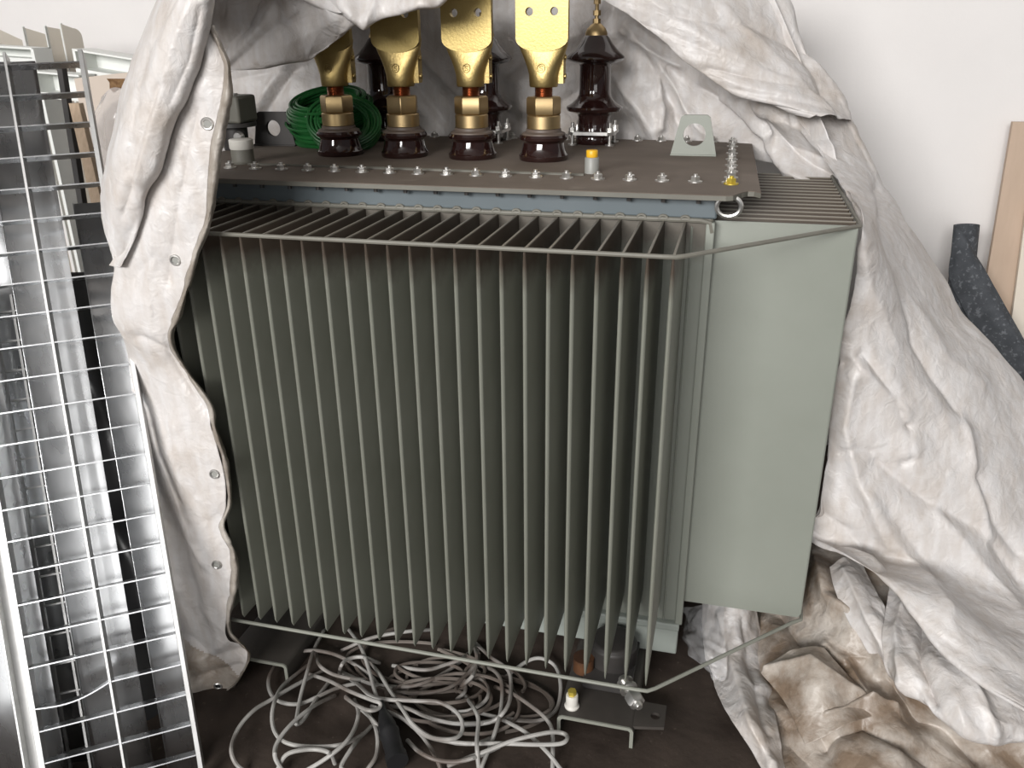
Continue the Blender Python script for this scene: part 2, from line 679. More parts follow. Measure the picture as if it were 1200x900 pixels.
lug(0, 0, .83, .822, .940, 1.132, .037, 'lifting_eye', M['green'], hr=.0285)
lug(0, 0, .84, -.40, -.265, 1.126, .05, 'lifting_eye', M['dark'], hr=.023)
# eye bolt hanging from the lid's front edge
ec = onY(854, 242, .275)
b = MB()
b.tube([(ec[0] + .024 * math.cos(a), ec[1] - .002 * math.sin(a), ec[2] + .020 * math.sin(a)) for a in np.linspace(0, 2 * PI, 29)[:-1]], .0048, 8, closed=True)
b.tube([(ec[0], ec[1], ec[2] + .018), (ec[0], ec[1], LZ - .008)], .006, 8)
b.build('eye_bolt', M['steel'], tr)
# level cap on the lid
p = onZ(692, 204, LZ)
b = MB().lathe([(.0165, LZ), (.0165, LZ + .034), (.015, LZ + .036)], (p[0], p[1] + .015, 0), n=24)
cap = b.build('filler_stub', M['greyp'], tr)
MB().lathe([(.0125, LZ + .036), (.0135, LZ + .038), (.0135, LZ + .05), (.012, LZ + .052)], (p[0], p[1] + .015, 0), n=24).build('filler_cap', M['yellow'], cap)


def hexring(r, z, c, rot=0):
    return [(c[0] + r * math.cos(rot + PI / 3 * k), c[1] + r * math.sin(rot + PI / 3 * k), z) for k in range(6)]


def low_bushing(x, y, rot):
    c = (x, y, 0)
    Z = LZ
    po = MB().lathe([(.060, Z), (.0625, Z + .004), (.0625, Z + .012), (.058, Z + .017), (.0545, Z + .030), (.0515, Z + .043), (.054, Z + .047), (.0605, Z + .051),
                     (.0615, Z + .057), (.0585, Z + .0625), (.050, Z + .064)], c, n=48).build('low_voltage_bushing', M['porc'], tr)
    MB().lathe([(.056, Z + .0625), (.055, Z + .066), (.045, Z + .070), (.0445, Z + .076), (.042, Z + .077)], c, n=40).build('dusty_shoulder', M['porcd'], po)
    MB().lathe([(.0395, Z + .076), (.0425, Z + .078), (.0425, Z + .107), (.0405, Z + .1095)], c, n=40).build('collar_ring', M['nut'], po, .0, 1)
    b = MB()
    b.rings([hexring(.0405, Z + .1095, c, rot), hexring(.0435, Z + .113, c, rot), hexring(.0435, Z + .149, c, rot), hexring(.0395, Z + .1535, c, rot)], smooth=False)
    b.build('hex_nut', M['nut'], po, .0012)
    prof = []
    z = Z + .152
    while z < Z + .182:
        prof += [(.0225, z), (.0212, z + .0015)]
        z += .003
    MB().lathe(prof, c, n=28).build('threaded_stud', M['copper'], po)
    # clamp connector: round neck opening into a flat flag
    b = MB()
    rows = []
    for z, a, bb, yo in ((.176, .0335, .0335, 0), (.179, .0355, .0355, 0), (.205, .0365, .0355, 0), (.222, .041, .032, -.001), (.240, .0480, .0225, -.003),
                         (.258, .0555, .020, -.005), (.272, .0605, .0155, -.006), (.290, .0635, .012, -.006)):
        ring = []
        for k in range(40):
            t = 2 * PI * k / 40
            cs, sn = math.cos(t), math.sin(t)
            e = 1 - .35 * (z - .176) / .114
            ring.append((x + a * math.copysign(abs(cs) ** e, cs), y + yo + bb * math.copysign(abs(sn) ** e, sn), Z + z))
        rows.append(ring)
    b.rings(rows)
    # clamp lug on the right with two screws
    loop = [(-.012, .184), (.012, .184), (.017, .192), (.017, .250), (.010, .268), (-.004, .268), (-.012, .258)]
    Mx = Matrix(((0, 0, 1, x + .041), (1, 0, 0, y + .012), (0, 1, 0, Z), (0, 0, 0, 1)))
    vs, fs = plate([loop], .016, Mx)
    b.add(vs, fs)
    b.box(x + .015, x + .036, y - .004, y + .02, Z + .19, Z + .26)
    for zz in (.2, .244):
        Mr = Matrix.Translation((x + .049, y + .014, Z + zz)) @ Matrix.Rotation(PI / 2, 4, 'Y')
        b.lathe([(.0065, -.001), (.0065, .004), (.004, .005)], M=Mr, n=10)
    # cast mark: ring with an S bar
    fy = y - .0345
    zc = Z + .2205
    b.tube([(x + .0095 * math.cos(a), fy + .0035 * 0, zc + .0105 * math.sin(a)) for a in np.linspace(0, 2 * PI, 25)[:-1]], .0013, 6, closed=True)
    b.tube(smoothline([(x + .004, fy, zc + .005), (x - .003, fy, zc + .0045), (x - .002, fy, zc + .0005), (x + .003, fy, zc - .001), (x + .003, fy, zc - .005), (x - .004, fy, zc - .005)], 4), .0011, 6)
    b.build('clamp_neck', M['cast'], po)
    loop = []
    w = .0645
    for t in np.linspace(0, 1, 15):        # rounded lower edge
        a = PI + PI * t
        loop.append((w * math.cos(a), .287 + .030 * math.sin(a)))
    loop += [(w, .47), (w - .012, .482), (-w + .012, .482), (-w, .47)]
    loop[0] = (-w, .289)
    holes = [circle(sx * .0305, zz, .0098) for sx in (-1, 1) for zz in (.347, .405, .455)]
    Mx = Matrix.Translation((x, y - .0185, Z)) @ Matrix.Rotation(PI / 2, 4, 'X')
    vs, fs = plate([loop] + holes, .017, Mx)
    MB().add(vs, fs).build('flag_terminal', M['brass'], po, .0015, 1)
    return po


for px, rot in ((397, .26), (473, .8), (553, .26), (637, .26)):
    p = onY(px, 150, .69)
    p2 = onZ(px, {397: 188, 473: 191, 553: 192, 637: 195}[px], LZ)
    low_bushing(p[0], .69, rot)


def high_bushing(x, y):
    c = (x, y, 0)
    Z = LZ
    prof = [(.050, Z), (.052, Z + .003), (.052, Z + .022), (.047, Z + .03), (.047, Z + .075), (.050, Z + .082), (.078, Z + .092), (.0815, Z + .099),
            (.080, Z + .104), (.066, Z + .112), (.052, Z + .124), (.0455, Z + .136), (.0445, Z + .15), (.0445, Z + .212), (.047, Z + .217), (.078, Z + .226), (.0825, Z + .232),
            (.081, Z + .238), (.064, Z + .252), (.046, Z + .272), (.036, Z + .287), (.030, Z + .293)]
    po = MB().lathe(prof, c, n=56).build('high_voltage_bushing', M['porc'], tr)
    MB().lathe([(.031, Z + .290), (.031, Z + .298), (.026, Z + .310), (.016, Z + .320), (.011, Z + .323)], c, n=32).build('brass_cap', M['nut'], po)
    b = MB()
    b.lathe([(.0055, Z + .32), (.0055, Z + .392), (.004, Z + .394)], c, n=12)
    for z0, r in ((.322, .011), (.343, .011), (.372, .010)):
        b.rings([hexring(r, Z + z0, c), hexring(r, Z + z0 + .013, c)], smooth=False)
    b.build('terminal_stud', M['nut'], po)
    # clamp plate with four bolts
    b = MB()
    vs, fs = plate([[(-.066, -.05), (-.05, -.066), (.05, -.066), (.066, -.05), (.066, .05), (.05, .066), (-.05, .066), (-.066, .05)], circle(0, 0, .049)], .009,
                   Matrix.Translation((x, y, Z + .0335)))
    b.add(vs, fs)
    b.build('clamp_plate', M['steel'], po, .001, 1)
    for sx in (-1, 1):
        for sy in (-1, 1):
            cc = (x + sx * .054, y + sy * .048, 0)
            b = MB().lathe([(.005, Z), (.005, Z + .062), (.004, Z + .063)], cc, n=10)
            b.rings([hexring(.0105, Z + .038, cc), hexring(.0105, Z + .049, cc)], smooth=False)
            b.lathe([(.013, Z), (.013, Z + .004)], cc, n=14)
            b.build('clamp_bolt', M['steel'], po)


for px in (449, 568, 697):
    high_bushing(onY(px, 110, 1.05)[0], 1.05)

# protection relay and thermometer pocket at the left end of the lid
rc = onY(278, 160, .74)
x, y = rc[0], .74
rel = MB().box(x - .055, x + .045, y - .05, y + .05, 1.105, 1.178).build('protection_relay', M['dusty'], tr, .008, 3)
MB().lathe([(.012, 1.178), (.012, 1.183), (.006, 1.184)], (x + .005, y, 0), n=16).build('relay_screw', M['steel'], rel)
MB().box(x - .040, x + .012, y - .056, y - .045, 1.114, 1.158).build('sight_glass', M['porc'], rel, .006)
MB().lathe([(.062, 1.094), (.062, 1.105)], (x - .005, y, 0), n=32).build('relay_flange', M['dark'], rel)
MB().lathe([(.035, LZ), (.035, 1.095)], (x - .005, y, 0), n=24).build('relay_neck', M['dark'], rel)
MB().lathe([(.014, 0), (.016, .006), (.012, .016)], M=Matrix.Translation((x + .035, y - .04, 1.07)) @ Matrix.Rotation(PI / 2, 4, 'X'), n=14).build('drain_knob', M['steel'], rel)
p = onZ(278, 193, LZ)
b = MB().lathe([(.030, LZ), (.031, LZ + .004), (.028, LZ + .008), (.028, LZ + .035)], (p[0], p[1] + .03, 0), n=28).build('thermometer_pocket', M['dusty'], tr)
MB().lathe([(.028, LZ + .035), (.030, LZ + .038), (.030, LZ + .058), (.027, LZ + .060)], (p[0], p[1] + .03, 0), n=28).build('pocket_cap', M['whitep'], b)

# undercarriage channels
def u_channel(x0, x1, y0, y1):
    t = .008
    b = MB()
    sec = [(x0, FZ), (x0, -.152), (x0 + .003, -.146), (x0 + .010, -.142), (x1 - .010, -.142), (x1 - .003, -.146), (x1, -.152), (x1, FZ),
           (x1 - t, FZ), (x1 - t, -.154), (x1 - t - .004, -.15), (x0 + t + .004, -.15), (x0 + t, -.154), (x0 + t, FZ)]
    n = len(sec)
    vs = [(a, y0, c) for a, c in sec] + [(a, y1, c) for a, c in sec]
    fs = [(k, (k + 1) % n, n + (k + 1) % n, n + k) for k in range(n)]
    # end caps as quads between outer and inner contour
    m = [(0, 1, 12, 13), (1, 2, 12), (2, 3, 11, 12), (3, 4, 10, 11), (4, 5, 10), (5, 6, 9, 10), (6, 7, 8, 9)]
    fs += m + [tuple(n + k for k in f[::-1]) for f in m]
    b.add(vs, fs)
    return b


ch = u_channel(.70, .878, .022, 1.2).build('support_channel', M['underside'], tr)
u_channel(.70, .878, .018, .0225).build('cut_edge', M['fin'], ch)
# bright cut end
q = onZ(341, 772, -.142)
ch2 = u_channel(q[0] - .178, q[0], .022, 1.2).build('support_channel', M['underside'], tr)
u_channel(q[0] - .178, q[0], .018, .0225).build('cut_edge', M['fin'], ch2)
b = MB()
vs, fs = plate([[(.872, .03), (.945, .045), (.945, .115), (.872, .115)], circle(.922, .075, .011)], .008, Matrix.Translation((0, 0, -.150)))
b.add(vs, fs)
b.build('hauling_plate', M['underside'], ch)
p = onZ(669, 832, -.142)
st = MB().lathe([(.017, -.142), (.018, -.138), (.0145, -.134), (.0145, -.108), (.013, -.106)], (p[0], p[1] + .012, 0), n=24).build('valve_bottle', M['whitep'], tr)
MB().rings([hexring(.010, -.106, (p[0], p[1] + .012)), hexring(.010, -.094, (p[0], p[1] + .012))], smooth=False).build('brass_plug', M['goldz'], st)
# drain valve under the tank with its bright screw end
b = MB().lathe([(.05, -.135), (.06, -.12), (.06, -.07), (.05, -.06)], (.80, .22, 0), n=24)
b.box(.74, .86, .12, .3, -.142, -.12)
dv = b.build('drain_valve', M['dark'], tr, .003)
MB().lathe([(.026, -.128), (.026, -.09)], (.735, .17, 0), n=18).build('valve_cover', M['rust'], dv)
e = onY(749, 822, .02)
ax = Matrix.Translation((e[0] - .008, e[1], e[2])) @ Matrix.Rotation(math.radians(34), 4, 'Z') @ Matrix.Rotation(PI / 2 + .12, 4, 'X') @ Matrix.Scale(1.25, 4)
b = MB()
b.lathe([(.008, -.055), (.008, .012), (.006, .016)], M=ax, n=12)
b.lathe([(.016, -.045), (.016, -.041)], M=ax, n=18)
b.lathe([(.017, -.030), (.017, -.026)], M=ax, n=18)
b.lathe([(.0145, -.015), (.0165, -.011), (.0165, .004), (.013, .008)], M=ax, n=6, smooth=False)
b.build('valve_screw', M['steel'], dv)

# ------------------------------------------------------------------ green cable coil on the lid
gc = onY(388, 152, .86)
b = MB()
rng = random.Random(3)
nrm = Vector((-.06, -.33, .94)).normalized()
e1 = (Vector((1, 0, 0)) - nrm * nrm.x).normalized()
e2 = nrm.cross(e1)
base = Vector((gc[0], .875, LZ + .066))
for k in range(42):
    lay = k % 14
    hgt = lay / 13 * .105 + rng.uniform(-.002, .002)
    R = .126 - .009 * (k // 14) + rng.uniform(-.004, .004) - .018 * max(0, (lay - 10) / 3)
    c = base + nrm * (hgt - .035) + Vector((rng.uniform(-.004, .004), rng.uniform(-.004, .004), 0))
    ph = rng.uniform(0, 6)
    pts = []
    for q in range(40):
        t = 2 * PI * q / 40
        rr = R + .003 * math.sin(2 * t + ph)
        pp = c + e1 * (rr * math.cos(t)) + e2 * (rr * .85 * math.sin(t)) + nrm * (.004 * math.sin(t + ph))
        pp.z = max(pp.z, LZ + .0045)
        pts.append(pp)
    b.tube(pts, .0042, 6, closed=True)
nrm = Vector((.22, -.80, .55)).normalized()
e1 = (Vector((1, 0, 0)) - nrm * nrm.x).normalized()
e2 = nrm.cross(e1)
base = Vector((gc[0] + .075, .79, LZ + .068))
for k in range(28):
    c = base + nrm * ((k % 7) * .0085 - .03) + Vector((rng.uniform(-.004, .004), 0, rng.uniform(-.003, .003)))
    R = .086 - .0085 * (k // 7) + rng.uniform(-.003, .003)
    ph = rng.uniform(0, 6)
    pts = []
    for q in range(36):
        t = 2 * PI * q / 36
        rr = R + .003 * math.sin(2 * t + ph)
        pp = c + e1 * (rr * 1.15 * math.cos(t)) + e2 * (rr * .9 * math.sin(t))
        pp.z = max(pp.z, LZ + .0045)
        pts.append(pp)
    b.tube(pts, .0042, 6, closed=True)
tag(b.build('cable_coil', M['gcable']), 'coil of green insulated cable lying on the transformer lid behind the brass terminals', 'cable')

# ------------------------------------------------------------------ tarpaulin
def cr_basis(n, m):
    """matrix (m x n) evaluating a Catmull-Rom spline through n points at m parameters"""
    B = np.zeros((m, n))
    for r, u in enumerate(np.linspace(0, n - 1, m)):
        i = min(int(u), n - 2)
        t = u - i
        w = [.5 * (-t + 2 * t * t - t ** 3), .5 * (2 - 5 * t * t + 3 * t ** 3), .5 * (t + 4 * t * t - 3 * t ** 3), .5 * (-t * t + t ** 3)]
        for k, ww in zip(range(i - 1, i + 3), w):
            if k < 0:
                B[r, 0] += 2 * ww
                B[r, 1] -= ww
            elif k > n - 1:
                B[r, n - 1] += 2 * ww
                B[r, n - 2] -= ww
            else:
                B[r, k] += ww
    return B


def facets(S, T, lam, rs):
    """crumpled sheet: flat triangles between the nodes of a jittered triangular lattice of random heights"""
    a = rs.uniform(0, PI)
    wx = .35 * lam * np.sin(2 * PI * (S * .8 + T * .6) / (lam * 3.1) + rs.uniform(0, 6)) + .16 * lam * np.sin(2 * PI * (S * .5 - T * .9) / (lam * 1.3) + rs.uniform(0, 6))
    wy = .35 * lam * np.sin(2 * PI * (S * .6 - T * .8) / (lam * 2.7) + rs.uniform(0, 6)) + .16 * lam * np.sin(2 * PI * (S * .9 + T * .4) / (lam * 1.5) + rs.uniform(0, 6))
    x = ((S + wx) * math.cos(a) + (T + wy) * math.sin(a)) / lam
    y = (-(S + wx) * math.sin(a) + (T + wy) * math.cos(a)) / (lam * rs.uniform(.75, 1.5))
    u = x - y / math.sqrt(3)
    v = 2 * y / math.sqrt(3)
    tab = rs.uniform(-1, 1, (64, 64))
    i, j = np.floor(u).astype(int), np.floor(v).astype(int)
    fu, fv = u - i, v - j

    def h(p, q):
        return tab[p % 64, q % 64]
    lo = h(i, j) * (1 - fu - fv) + h(i + 1, j) * fu + h(i, j + 1) * fv
    hi = h(i + 1, j + 1) * (fu + fv - 1) + h(i + 1, j) * (1 - fv) + h(i, j + 1) * (1 - fu)
    return np.where(fu + fv < 1, lo, hi)


def crumple(S, T, seed, layers):
    rs = np.random.RandomState(seed)
    H = np.zeros_like(S)
    for lam, amp, nd in layers:
        for k in range(nd):
            a3 = rs.uniform(0, 2 * PI)
            md = .6 + .4 * np.sin(2 * PI * (S * math.cos(a3) + T * math.sin(a3)) / (lam * rs.uniform(2, 5)) + rs.uniform(0, 6))
            H += amp * facets(S, T, lam, rs) * md
    return H


def patch(net, nu, nv, seed=0, layers=(), creases=(), edge_fade=0.0):
    """net: rows of (px, py, Y) or (px, py, None, z)"""
    P = np.array([[onY(q[0], q[1], q[2]) if q[2] is not None else onZ(q[0], q[1], q[3]) for q in row] for row in net])
    a, bb = P.shape[:2]
    G = np.einsum('ia,abc,jb->ijc', cr_basis(a, nu), P, cr_basis(bb, nv))
    du = np.gradient(G, axis=0)
    dv = np.gradient(G, axis=1)
    N = np.cross(du, dv)
    N /= np.linalg.norm(N, axis=-1, keepdims=True) + 1e-12
    s = np.sign(((CAM - G) * N).sum(-1).mean())
    N *= s
    T = np.cumsum(np.linalg.norm(du, axis=-1), axis=0)
    S = np.cumsum(np.linalg.norm(dv, axis=-1), axis=1)
    T = np.repeat(T.mean(1, keepdims=True), nv, 1) * .5 + T * .5
    H = crumple(S, T, seed, layers) if layers else np.zeros((nu, nv))
    if creases:
        px = proj(G)
        for line, amp, wd in creases:
            d = np.full((nu, nv), 1e9)
            sd = np.zeros((nu, nv))
            for (x0, y0), (x1, y1) in zip(line[:-1], line[1:]):
                vx, vy = x1 - x0, y1 - y0
                L2 = vx * vx + vy * vy
                t = np.clip(((px[..., 0] - x0) * vx + (px[..., 1] - y0) * vy) / L2, 0, 1)
                ex, ey = px[..., 0] - x0 - t * vx, px[..., 1] - y0 - t * vy
                dd = np.hypot(ex, ey)
                # fade at the ends of the line
                d = np.minimum(d, dd)
            H += amp * np.exp(-(d / wd) ** 1.3)
    return G + N * H[..., None], N


tarp_mb = MB()
tarp_slots = []


def add_patch(G, slot):
    n0 = len(tarp_mb.f)
    tarp_mb.grid(G)
    tarp_slots.extend([slot] * (len(tarp_mb.f) - n0))


FINE = ((.26, .016, 1), (.12, .0065, 2), (.055, .0022, 2), (.025, .0007, 2))
SOFT = ((.22, .010, 1), (.10, .004, 2), (.045, .0014, 2), (.022, .0005, 2))

# outer lobe at the left, folded over the hem strip
rowsA1 = [(-40, 212, 255), (0, 186, 248), (37, 170, 242), (57, 163, 238), (75, 157, 233), (92, 151, 226), (120, 140, 215), (150, 131, 201), (195, 122, 190), (222, 118, 176), (255, 120, 165), (285, 127, 155), (313, 136, 141)]
net = []
for y, l, r in rowsA1:
    w = r - l
    k = min(1, w / 60)
    net.append([(l + 6, y, .06), (l, y, -.03), (l + .25 * w, y, -.03 - .065 * k), (l + .55 * w, y, -.03 - .075 * k), (l + .85 * w, y, -.03 - .07 * k), (r, y, -.075), (r - 4, y, -.055), (r - 12, y - 2, -.045)])
cA1 = [([(205, 0), (178, 60), (160, 130), (150, 200)], -.006, 6), ([(225, 0), (205, 60), (185, 130), (160, 210)], .007, 7), ([(190, 100), (165, 170), (145, 250)], -.006, 5), ([(235, 10), (222, 70), (200, 120)], -.005, 5)]
GA1, _ = patch(net, 150, 90, 11, SOFT, cA1)
add_patch(GA1, 0)

# hem strip hanging down to the floor
rowsA2 = [(30, 236, 243, 250, 0), (65, 224, 260, 266, 0), (82, 216, 264, 270, 0), (112, 200, 260, 272, 0), (140, 186, 255, 267, 0), (170, 174, 249, 261, 0), (198, 166, 246, 257, 0), (225, 156, 244, 254, 0),
          (260, 146, 240, 248, 0), (300, 137, 226, 232, 0), (340, 131, 216, 221, 0), (373, 134, 205, 210, 0), (398, 147, 197, 202, .01), (430, 154, 213, 217, .025), (473, 158, 243, 248, .035),
          (500, 158, 249, 254, .035), (550, 156, 263, 268, .035), (590, 156, 266, 272, .035), (617, 158, 259, 264, .035), (648, 160, 270, 277, .035), (683, 162, 272, 279, .035), (715, 165, 267, 272, .035),
          (741, 168, 268, 272, .03), (765, 176, 289, 293, .0), (785, 186, 285, 288, -.04), (807, 200, 268, 271, -.07), (829, 212, 231, 233, -.09)]
net = []
for y, l, h, r, back in rowsA2:
    w = h - l
    yy = -.05
    if y > 420:
        yy = -.03
    net.append([(l - 2, y, yy + back * .9), (l + .25 * w, y, yy - .012 + back * .5), (l + .5 * w, y, yy - .018 + back * .25), (l + .75 * w, y, yy - .014), (h, y, yy - .006)])
cA2 = [([(190, 400), (225, 450), (250, 500)], .006, 8), ([(165, 480), (190, 560), (215, 650), (235, 720)], -.012, 8), ([(205, 500), (215, 580), (235, 660)], .008, 10), ([(175, 590), (215, 640), (262, 700)], -.008, 7),
       ([(160, 395), (195, 410), (240, 480)], -.010, 6), ([(180, 640), (220, 700), (270, 740)], .010, 9), ([(215, 745), (250, 770), (285, 760)], -.012, 8), ([(200, 780), (240, 770), (275, 745)], .010, 7),
       ([(200, 330), (180, 300), (150, 330)], -.006, 8), ([(230, 130), (210, 230), (195, 330)], -.004, 6), ([(185, 250), (170, 330), (180, 390)], .005, 9), ([(215, 800), (245, 790), (280, 780)], -.012, 6)]
GA2, NA2 = patch(net, 300, 70, 5, SOFT, cA2)
_n0 = len(tarp_slots)
add_patch(GA2, 0)
_px = proj(GA2)
_pc = (_px[:-1, :-1] + _px[1:, 1:]) / 2
_wob = 5 * np.sin(_pc[..., 0] * .09)
_mud = (_pc[..., 1] > 706 + (_pc[..., 0] - 165) * .75 + _wob).reshape(-1)
tarp_slots[_n0:] = [1 if q else 0 for q in _mud]
# rolled grimy hem along it
net = []
for y, l, h, r, back in rowsA2:
    yy = -.05 if y <= 420 else -.03
    w = r - h
    net.append([(h - 1, y, yy - .006), (h + .35 * w, y, yy - .014), (h + .75 * w, y, yy - .010), (r, y, yy + .003), (h + .6 * w, y, yy + .012)])
GH, _ = patch(net, 300, 14, 8, ((.05, .004, 2), (.022, .0018, 2)))
add_patch(GH, 2)

# canopy over the two left terminals
low = [(242, 78), (258, 84), (300, 79), (335, 72), (362, 66), (384, 54), (402, 41), (416, 29), (430, 20)]
top = [(234, -40), (255, -40), (282, -40), (300, -40), (320, -40), (340, -40), (352, -35), (362, -30), (375, -25)]
net = []
for f, yo in ((0, .10), (.3, .03), (.6, .0), (.85, .01), (1, .03)):
    net.append([(t[0] + (l[0] - t[0]) * f, t[1] + (l[1] - t[1]) * f, .50 + yo + .03 * math.sin(k * 1.7)) for k, (t, l) in enumerate(zip(top, low))])
net.append([(l[0] - 1, l[1] - 3, .56) for l in low])
net.append([(l[0] - 3, l[1] - 22, .62) for l in low])
cB = [([(262, 60), (285, 30), (300, -10)], -.02, 7), ([(270, 70), (310, 30), (330, -10)], .012, 7), ([(262, 85), (300, 50), (345, 10)], -.012, 6), ([(320, 60), (360, 40), (400, 20)], .006, 12), ([(275, 0), (270, 40), (264, 80)], .015, 6)]
GB, _ = patch(net, 80, 130, 21, SOFT, cB)
add_patch(GB, 0)
low = [(340, -8), (370, 8), (400, 20), (426, 30), (455, 20), (490, 10), (513, 8), (530, -8), (540, -22)]
net = []
for f, yo in ((0, .12), (.4, .05), (.8, .0), (1, .0)):
    net.append([(l[0], -60 + (l[1] + 60) * f, .47 + yo + .02 * math.sin(k * 2.1)) for k, l in enumerate(low)])
net.append([(l[0], l[1] - 3, .52) for l in low])
net.append([(l[0], l[1] - 25, .58) for l in low])
GB2, _ = patch(net, 60, 150, 22, SOFT, [([(426, 30), (440, 5), (450, -30)], .012, 6), ([(400, 20), (380, -5), (370, -30)], -.010, 6)])
add_patch(GB2, 0)

# curtain behind the bushings, ending on the right-hand fins
cols = [215, 270, 330, 390, 450, 520, 590, 650, 710, 760, 810, 860, 910, 960, 1000]
bot = [175, 175, 175, 175, 175, 175, 175, 175, 175, 175, 176, 178, 204, 212, 222]
Yb = [1.2, 1.2, 1.2, 1.2, 1.2, 1.2, 1.2, 1.2, 1.2, 1.2, 1.18, 1.12, 1.02, .95, .92]
net = []
for f in (0, .2, .4, .6, .8, 1):
    row = []
    for k, (x, yb, Y) in enumerate(zip(cols, bot, Yb)):
        zig = .03 * math.sin(k * 2.4 + f * 2) + .02 * math.sin(k * 1.1 - f * 5)
        if f == 1:
            zig *= .2
        row.append((x - (1 - f) * max(0, (x - 700) * .36), -45 + (yb + 45) * f, Y + .02 + zig + (.05 * (1 - f))))
    net.append(row)
cC = [([(819, 104), (861, 141), (891, 176), (907, 197)], -.045, 9), ([(848, 115), (885, 160), (912, 187), (957, 211)], .03, 9), ([(771, 88), (773, 149)], .03, 6), ([(740, 30), (780, 90), (820, 150), (850, 172)], .03, 10),
      ([(755, 60), (790, 125), (800, 160)], -.03, 8), ([(870, 120), (892, 150), (895, 160)], -.05, 7), ([(900, 140), (930, 180), (975, 213)], -.03, 7), ([(262, 95), (330, 84), (350, 82)], -.012, 6),
      ([(335, 75), (305, 120), (290, 140)], .02, 6), ([(345, 85), (310, 135)], -.02, 4), ([(490, 60), (540, 110), (560, 150)], .025, 8), ([(480, 90), (520, 140)], -.02, 7), ([(600, 90), (640, 60), (680, 40)], .025, 9),
      ([(680, 40), (700, 60), (740, 45)], -.03, 8), ([(660, 120), (690, 100), (720, 75)], -.02, 8), ([(735, 40), (760, 60), (800, 75)], .03, 8), ([(720, 90), (750, 130), (770, 165)], .025, 8), ([(590, 130), (620, 150)], -.02, 8)]
GC, _ = patch(net, 130, 300, 31, ((.30, .06, 1), (.17, .028, 2), (.08, .006, 2), (.03, .0012, 2)), cC)
add_patch(GC, 0)

# unseen top sheet over the terminal tips, added to shade canopy and curtain
rows = []
for f in np.linspace(0, 1, 6):
    row = []
    for g in np.linspace(0, 1, 13):
        X = -.60 + .88 * g
        k = min(1, max(0, (X + .10) / .22))
        Y = (-.18 + .98 * k) * (1 - f) + 1.27 * f
        Z = 1.435 + .11 * max(k, min(1, f * 2.2)) + .012 * math.sin(g * 11 + f * 4) + (.03 if f > .9 else 0)
        row.append((X, Y, Z))
    rows.append(row)
R0 = np.array(rows)
GR = np.einsum('ia,abc,jb->ijc', cr_basis(6, 60), R0, cr_basis(13, 100))
add_patch(GR, 0)

# outer upper band to the right, coming down over the curtain
prs = [((600, -55), (905, -50)), ((700, -5), (925, -8)), ((760, 35), (940, 35)), ((810, 75), (962, 70)), ((860, 108), (982, 100)), ((918, 127), (994, 130)), ((948, 134), (997, 141))]
net = []
for k, (l, r) in enumerate(prs):
    Yl = .88 - .004 * k + (.05 if k == 7 else .1 if k == 8 else 0)
    Yr = 1.06 - .012 * k
    row = [(l[0] - 3, l[1] - 12, Yl + .08), (l[0], l[1] - 2, Yl + .02)]
    for f in (0, .2, .45, .7, .9, 1):
        row.append((l[0] + (r[0] - l[0]) * f, l[1] + (r[1] - l[1]) * f, Yl + (Yr - Yl) * f ** 1.6 - .03 * math.sin(PI * f)))
    row.append((r[0] - 3, r[1] + 2, Yr + (.12 if k < 6 else .03)))
    net.append(row)
cD = [([(760, 0), (840, 55), (930, 100)], .014, 12), ([(790, 20), (880, 30), (950, 60)], -.012, 9), ([(830, 80), (900, 95), (965, 110)], -.012, 7), ([(850, 10), (900, 60), (980, 140)], .012, 8), ([(940, 60), (975, 125), (1005, 185)], -.01, 5)]
GD1, _ = patch(net, 160, 110, 41, FINE, cD)
add_patch(GD1, 0)

# main right-hand drape from the top corner down to the floor
prs = [((915, 108), (975, 105), .98, 1.08), ((938, 145), (1001, 145), .95, 1.06), ((965, 185), (1023, 186), .90, 1.04), ((990, 222), (1041, 222), .72, 1.0), ((1009, 258), (1062, 258), .40, .95), ((1010, 295), (1089, 300), .39, .9),
       ((1003, 330), (1113, 335), .42, .86), ((996, 365), (1132, 366), .43, .82), ((989, 400), (1160, 398), .44, .78), ((985, 440), (1192, 440), .44, .74), ((978, 490), (1225, 495), .44, .7), ((970, 540), (1255, 560), .43, .66),
       ((962, 590), (1275, 640), .42, .6), ((954, 630), (1290, 720), .41, .5), ((998, 654), (1300, 770), .30, .38), ((1050, 690), (1310, 805), .20, .27), ((1098, 754), (1320, 840), .10, .15), ((1150, 801), (1330, 875), .02, .05), ((1212, 838), (1340, 905), -.05, -.03)]
net = []
for k, (l, r, Yl, Yr) in enumerate(prs):
    row = [(l[0] + 4, l[1] - (10 if k > 13 else 0), Yl + .06), (l[0] + .5, l[1] - (2 if k > 13 else 0), Yl + .015)]
    for f in (0, .15, .32, .5, .68, .85, 1):
        Y = Yl + (Yr - Yl) * f ** 1.4 - .05 * math.sin(PI * f) * min(1, k / 6)
        row.append((l[0] + (r[0] - l[0]) * f, l[1] + (r[1] - l[1]) * f, Y))
    row.append((r[0] - 2, r[1] + 2, Yr + .15))
    net.append(row)
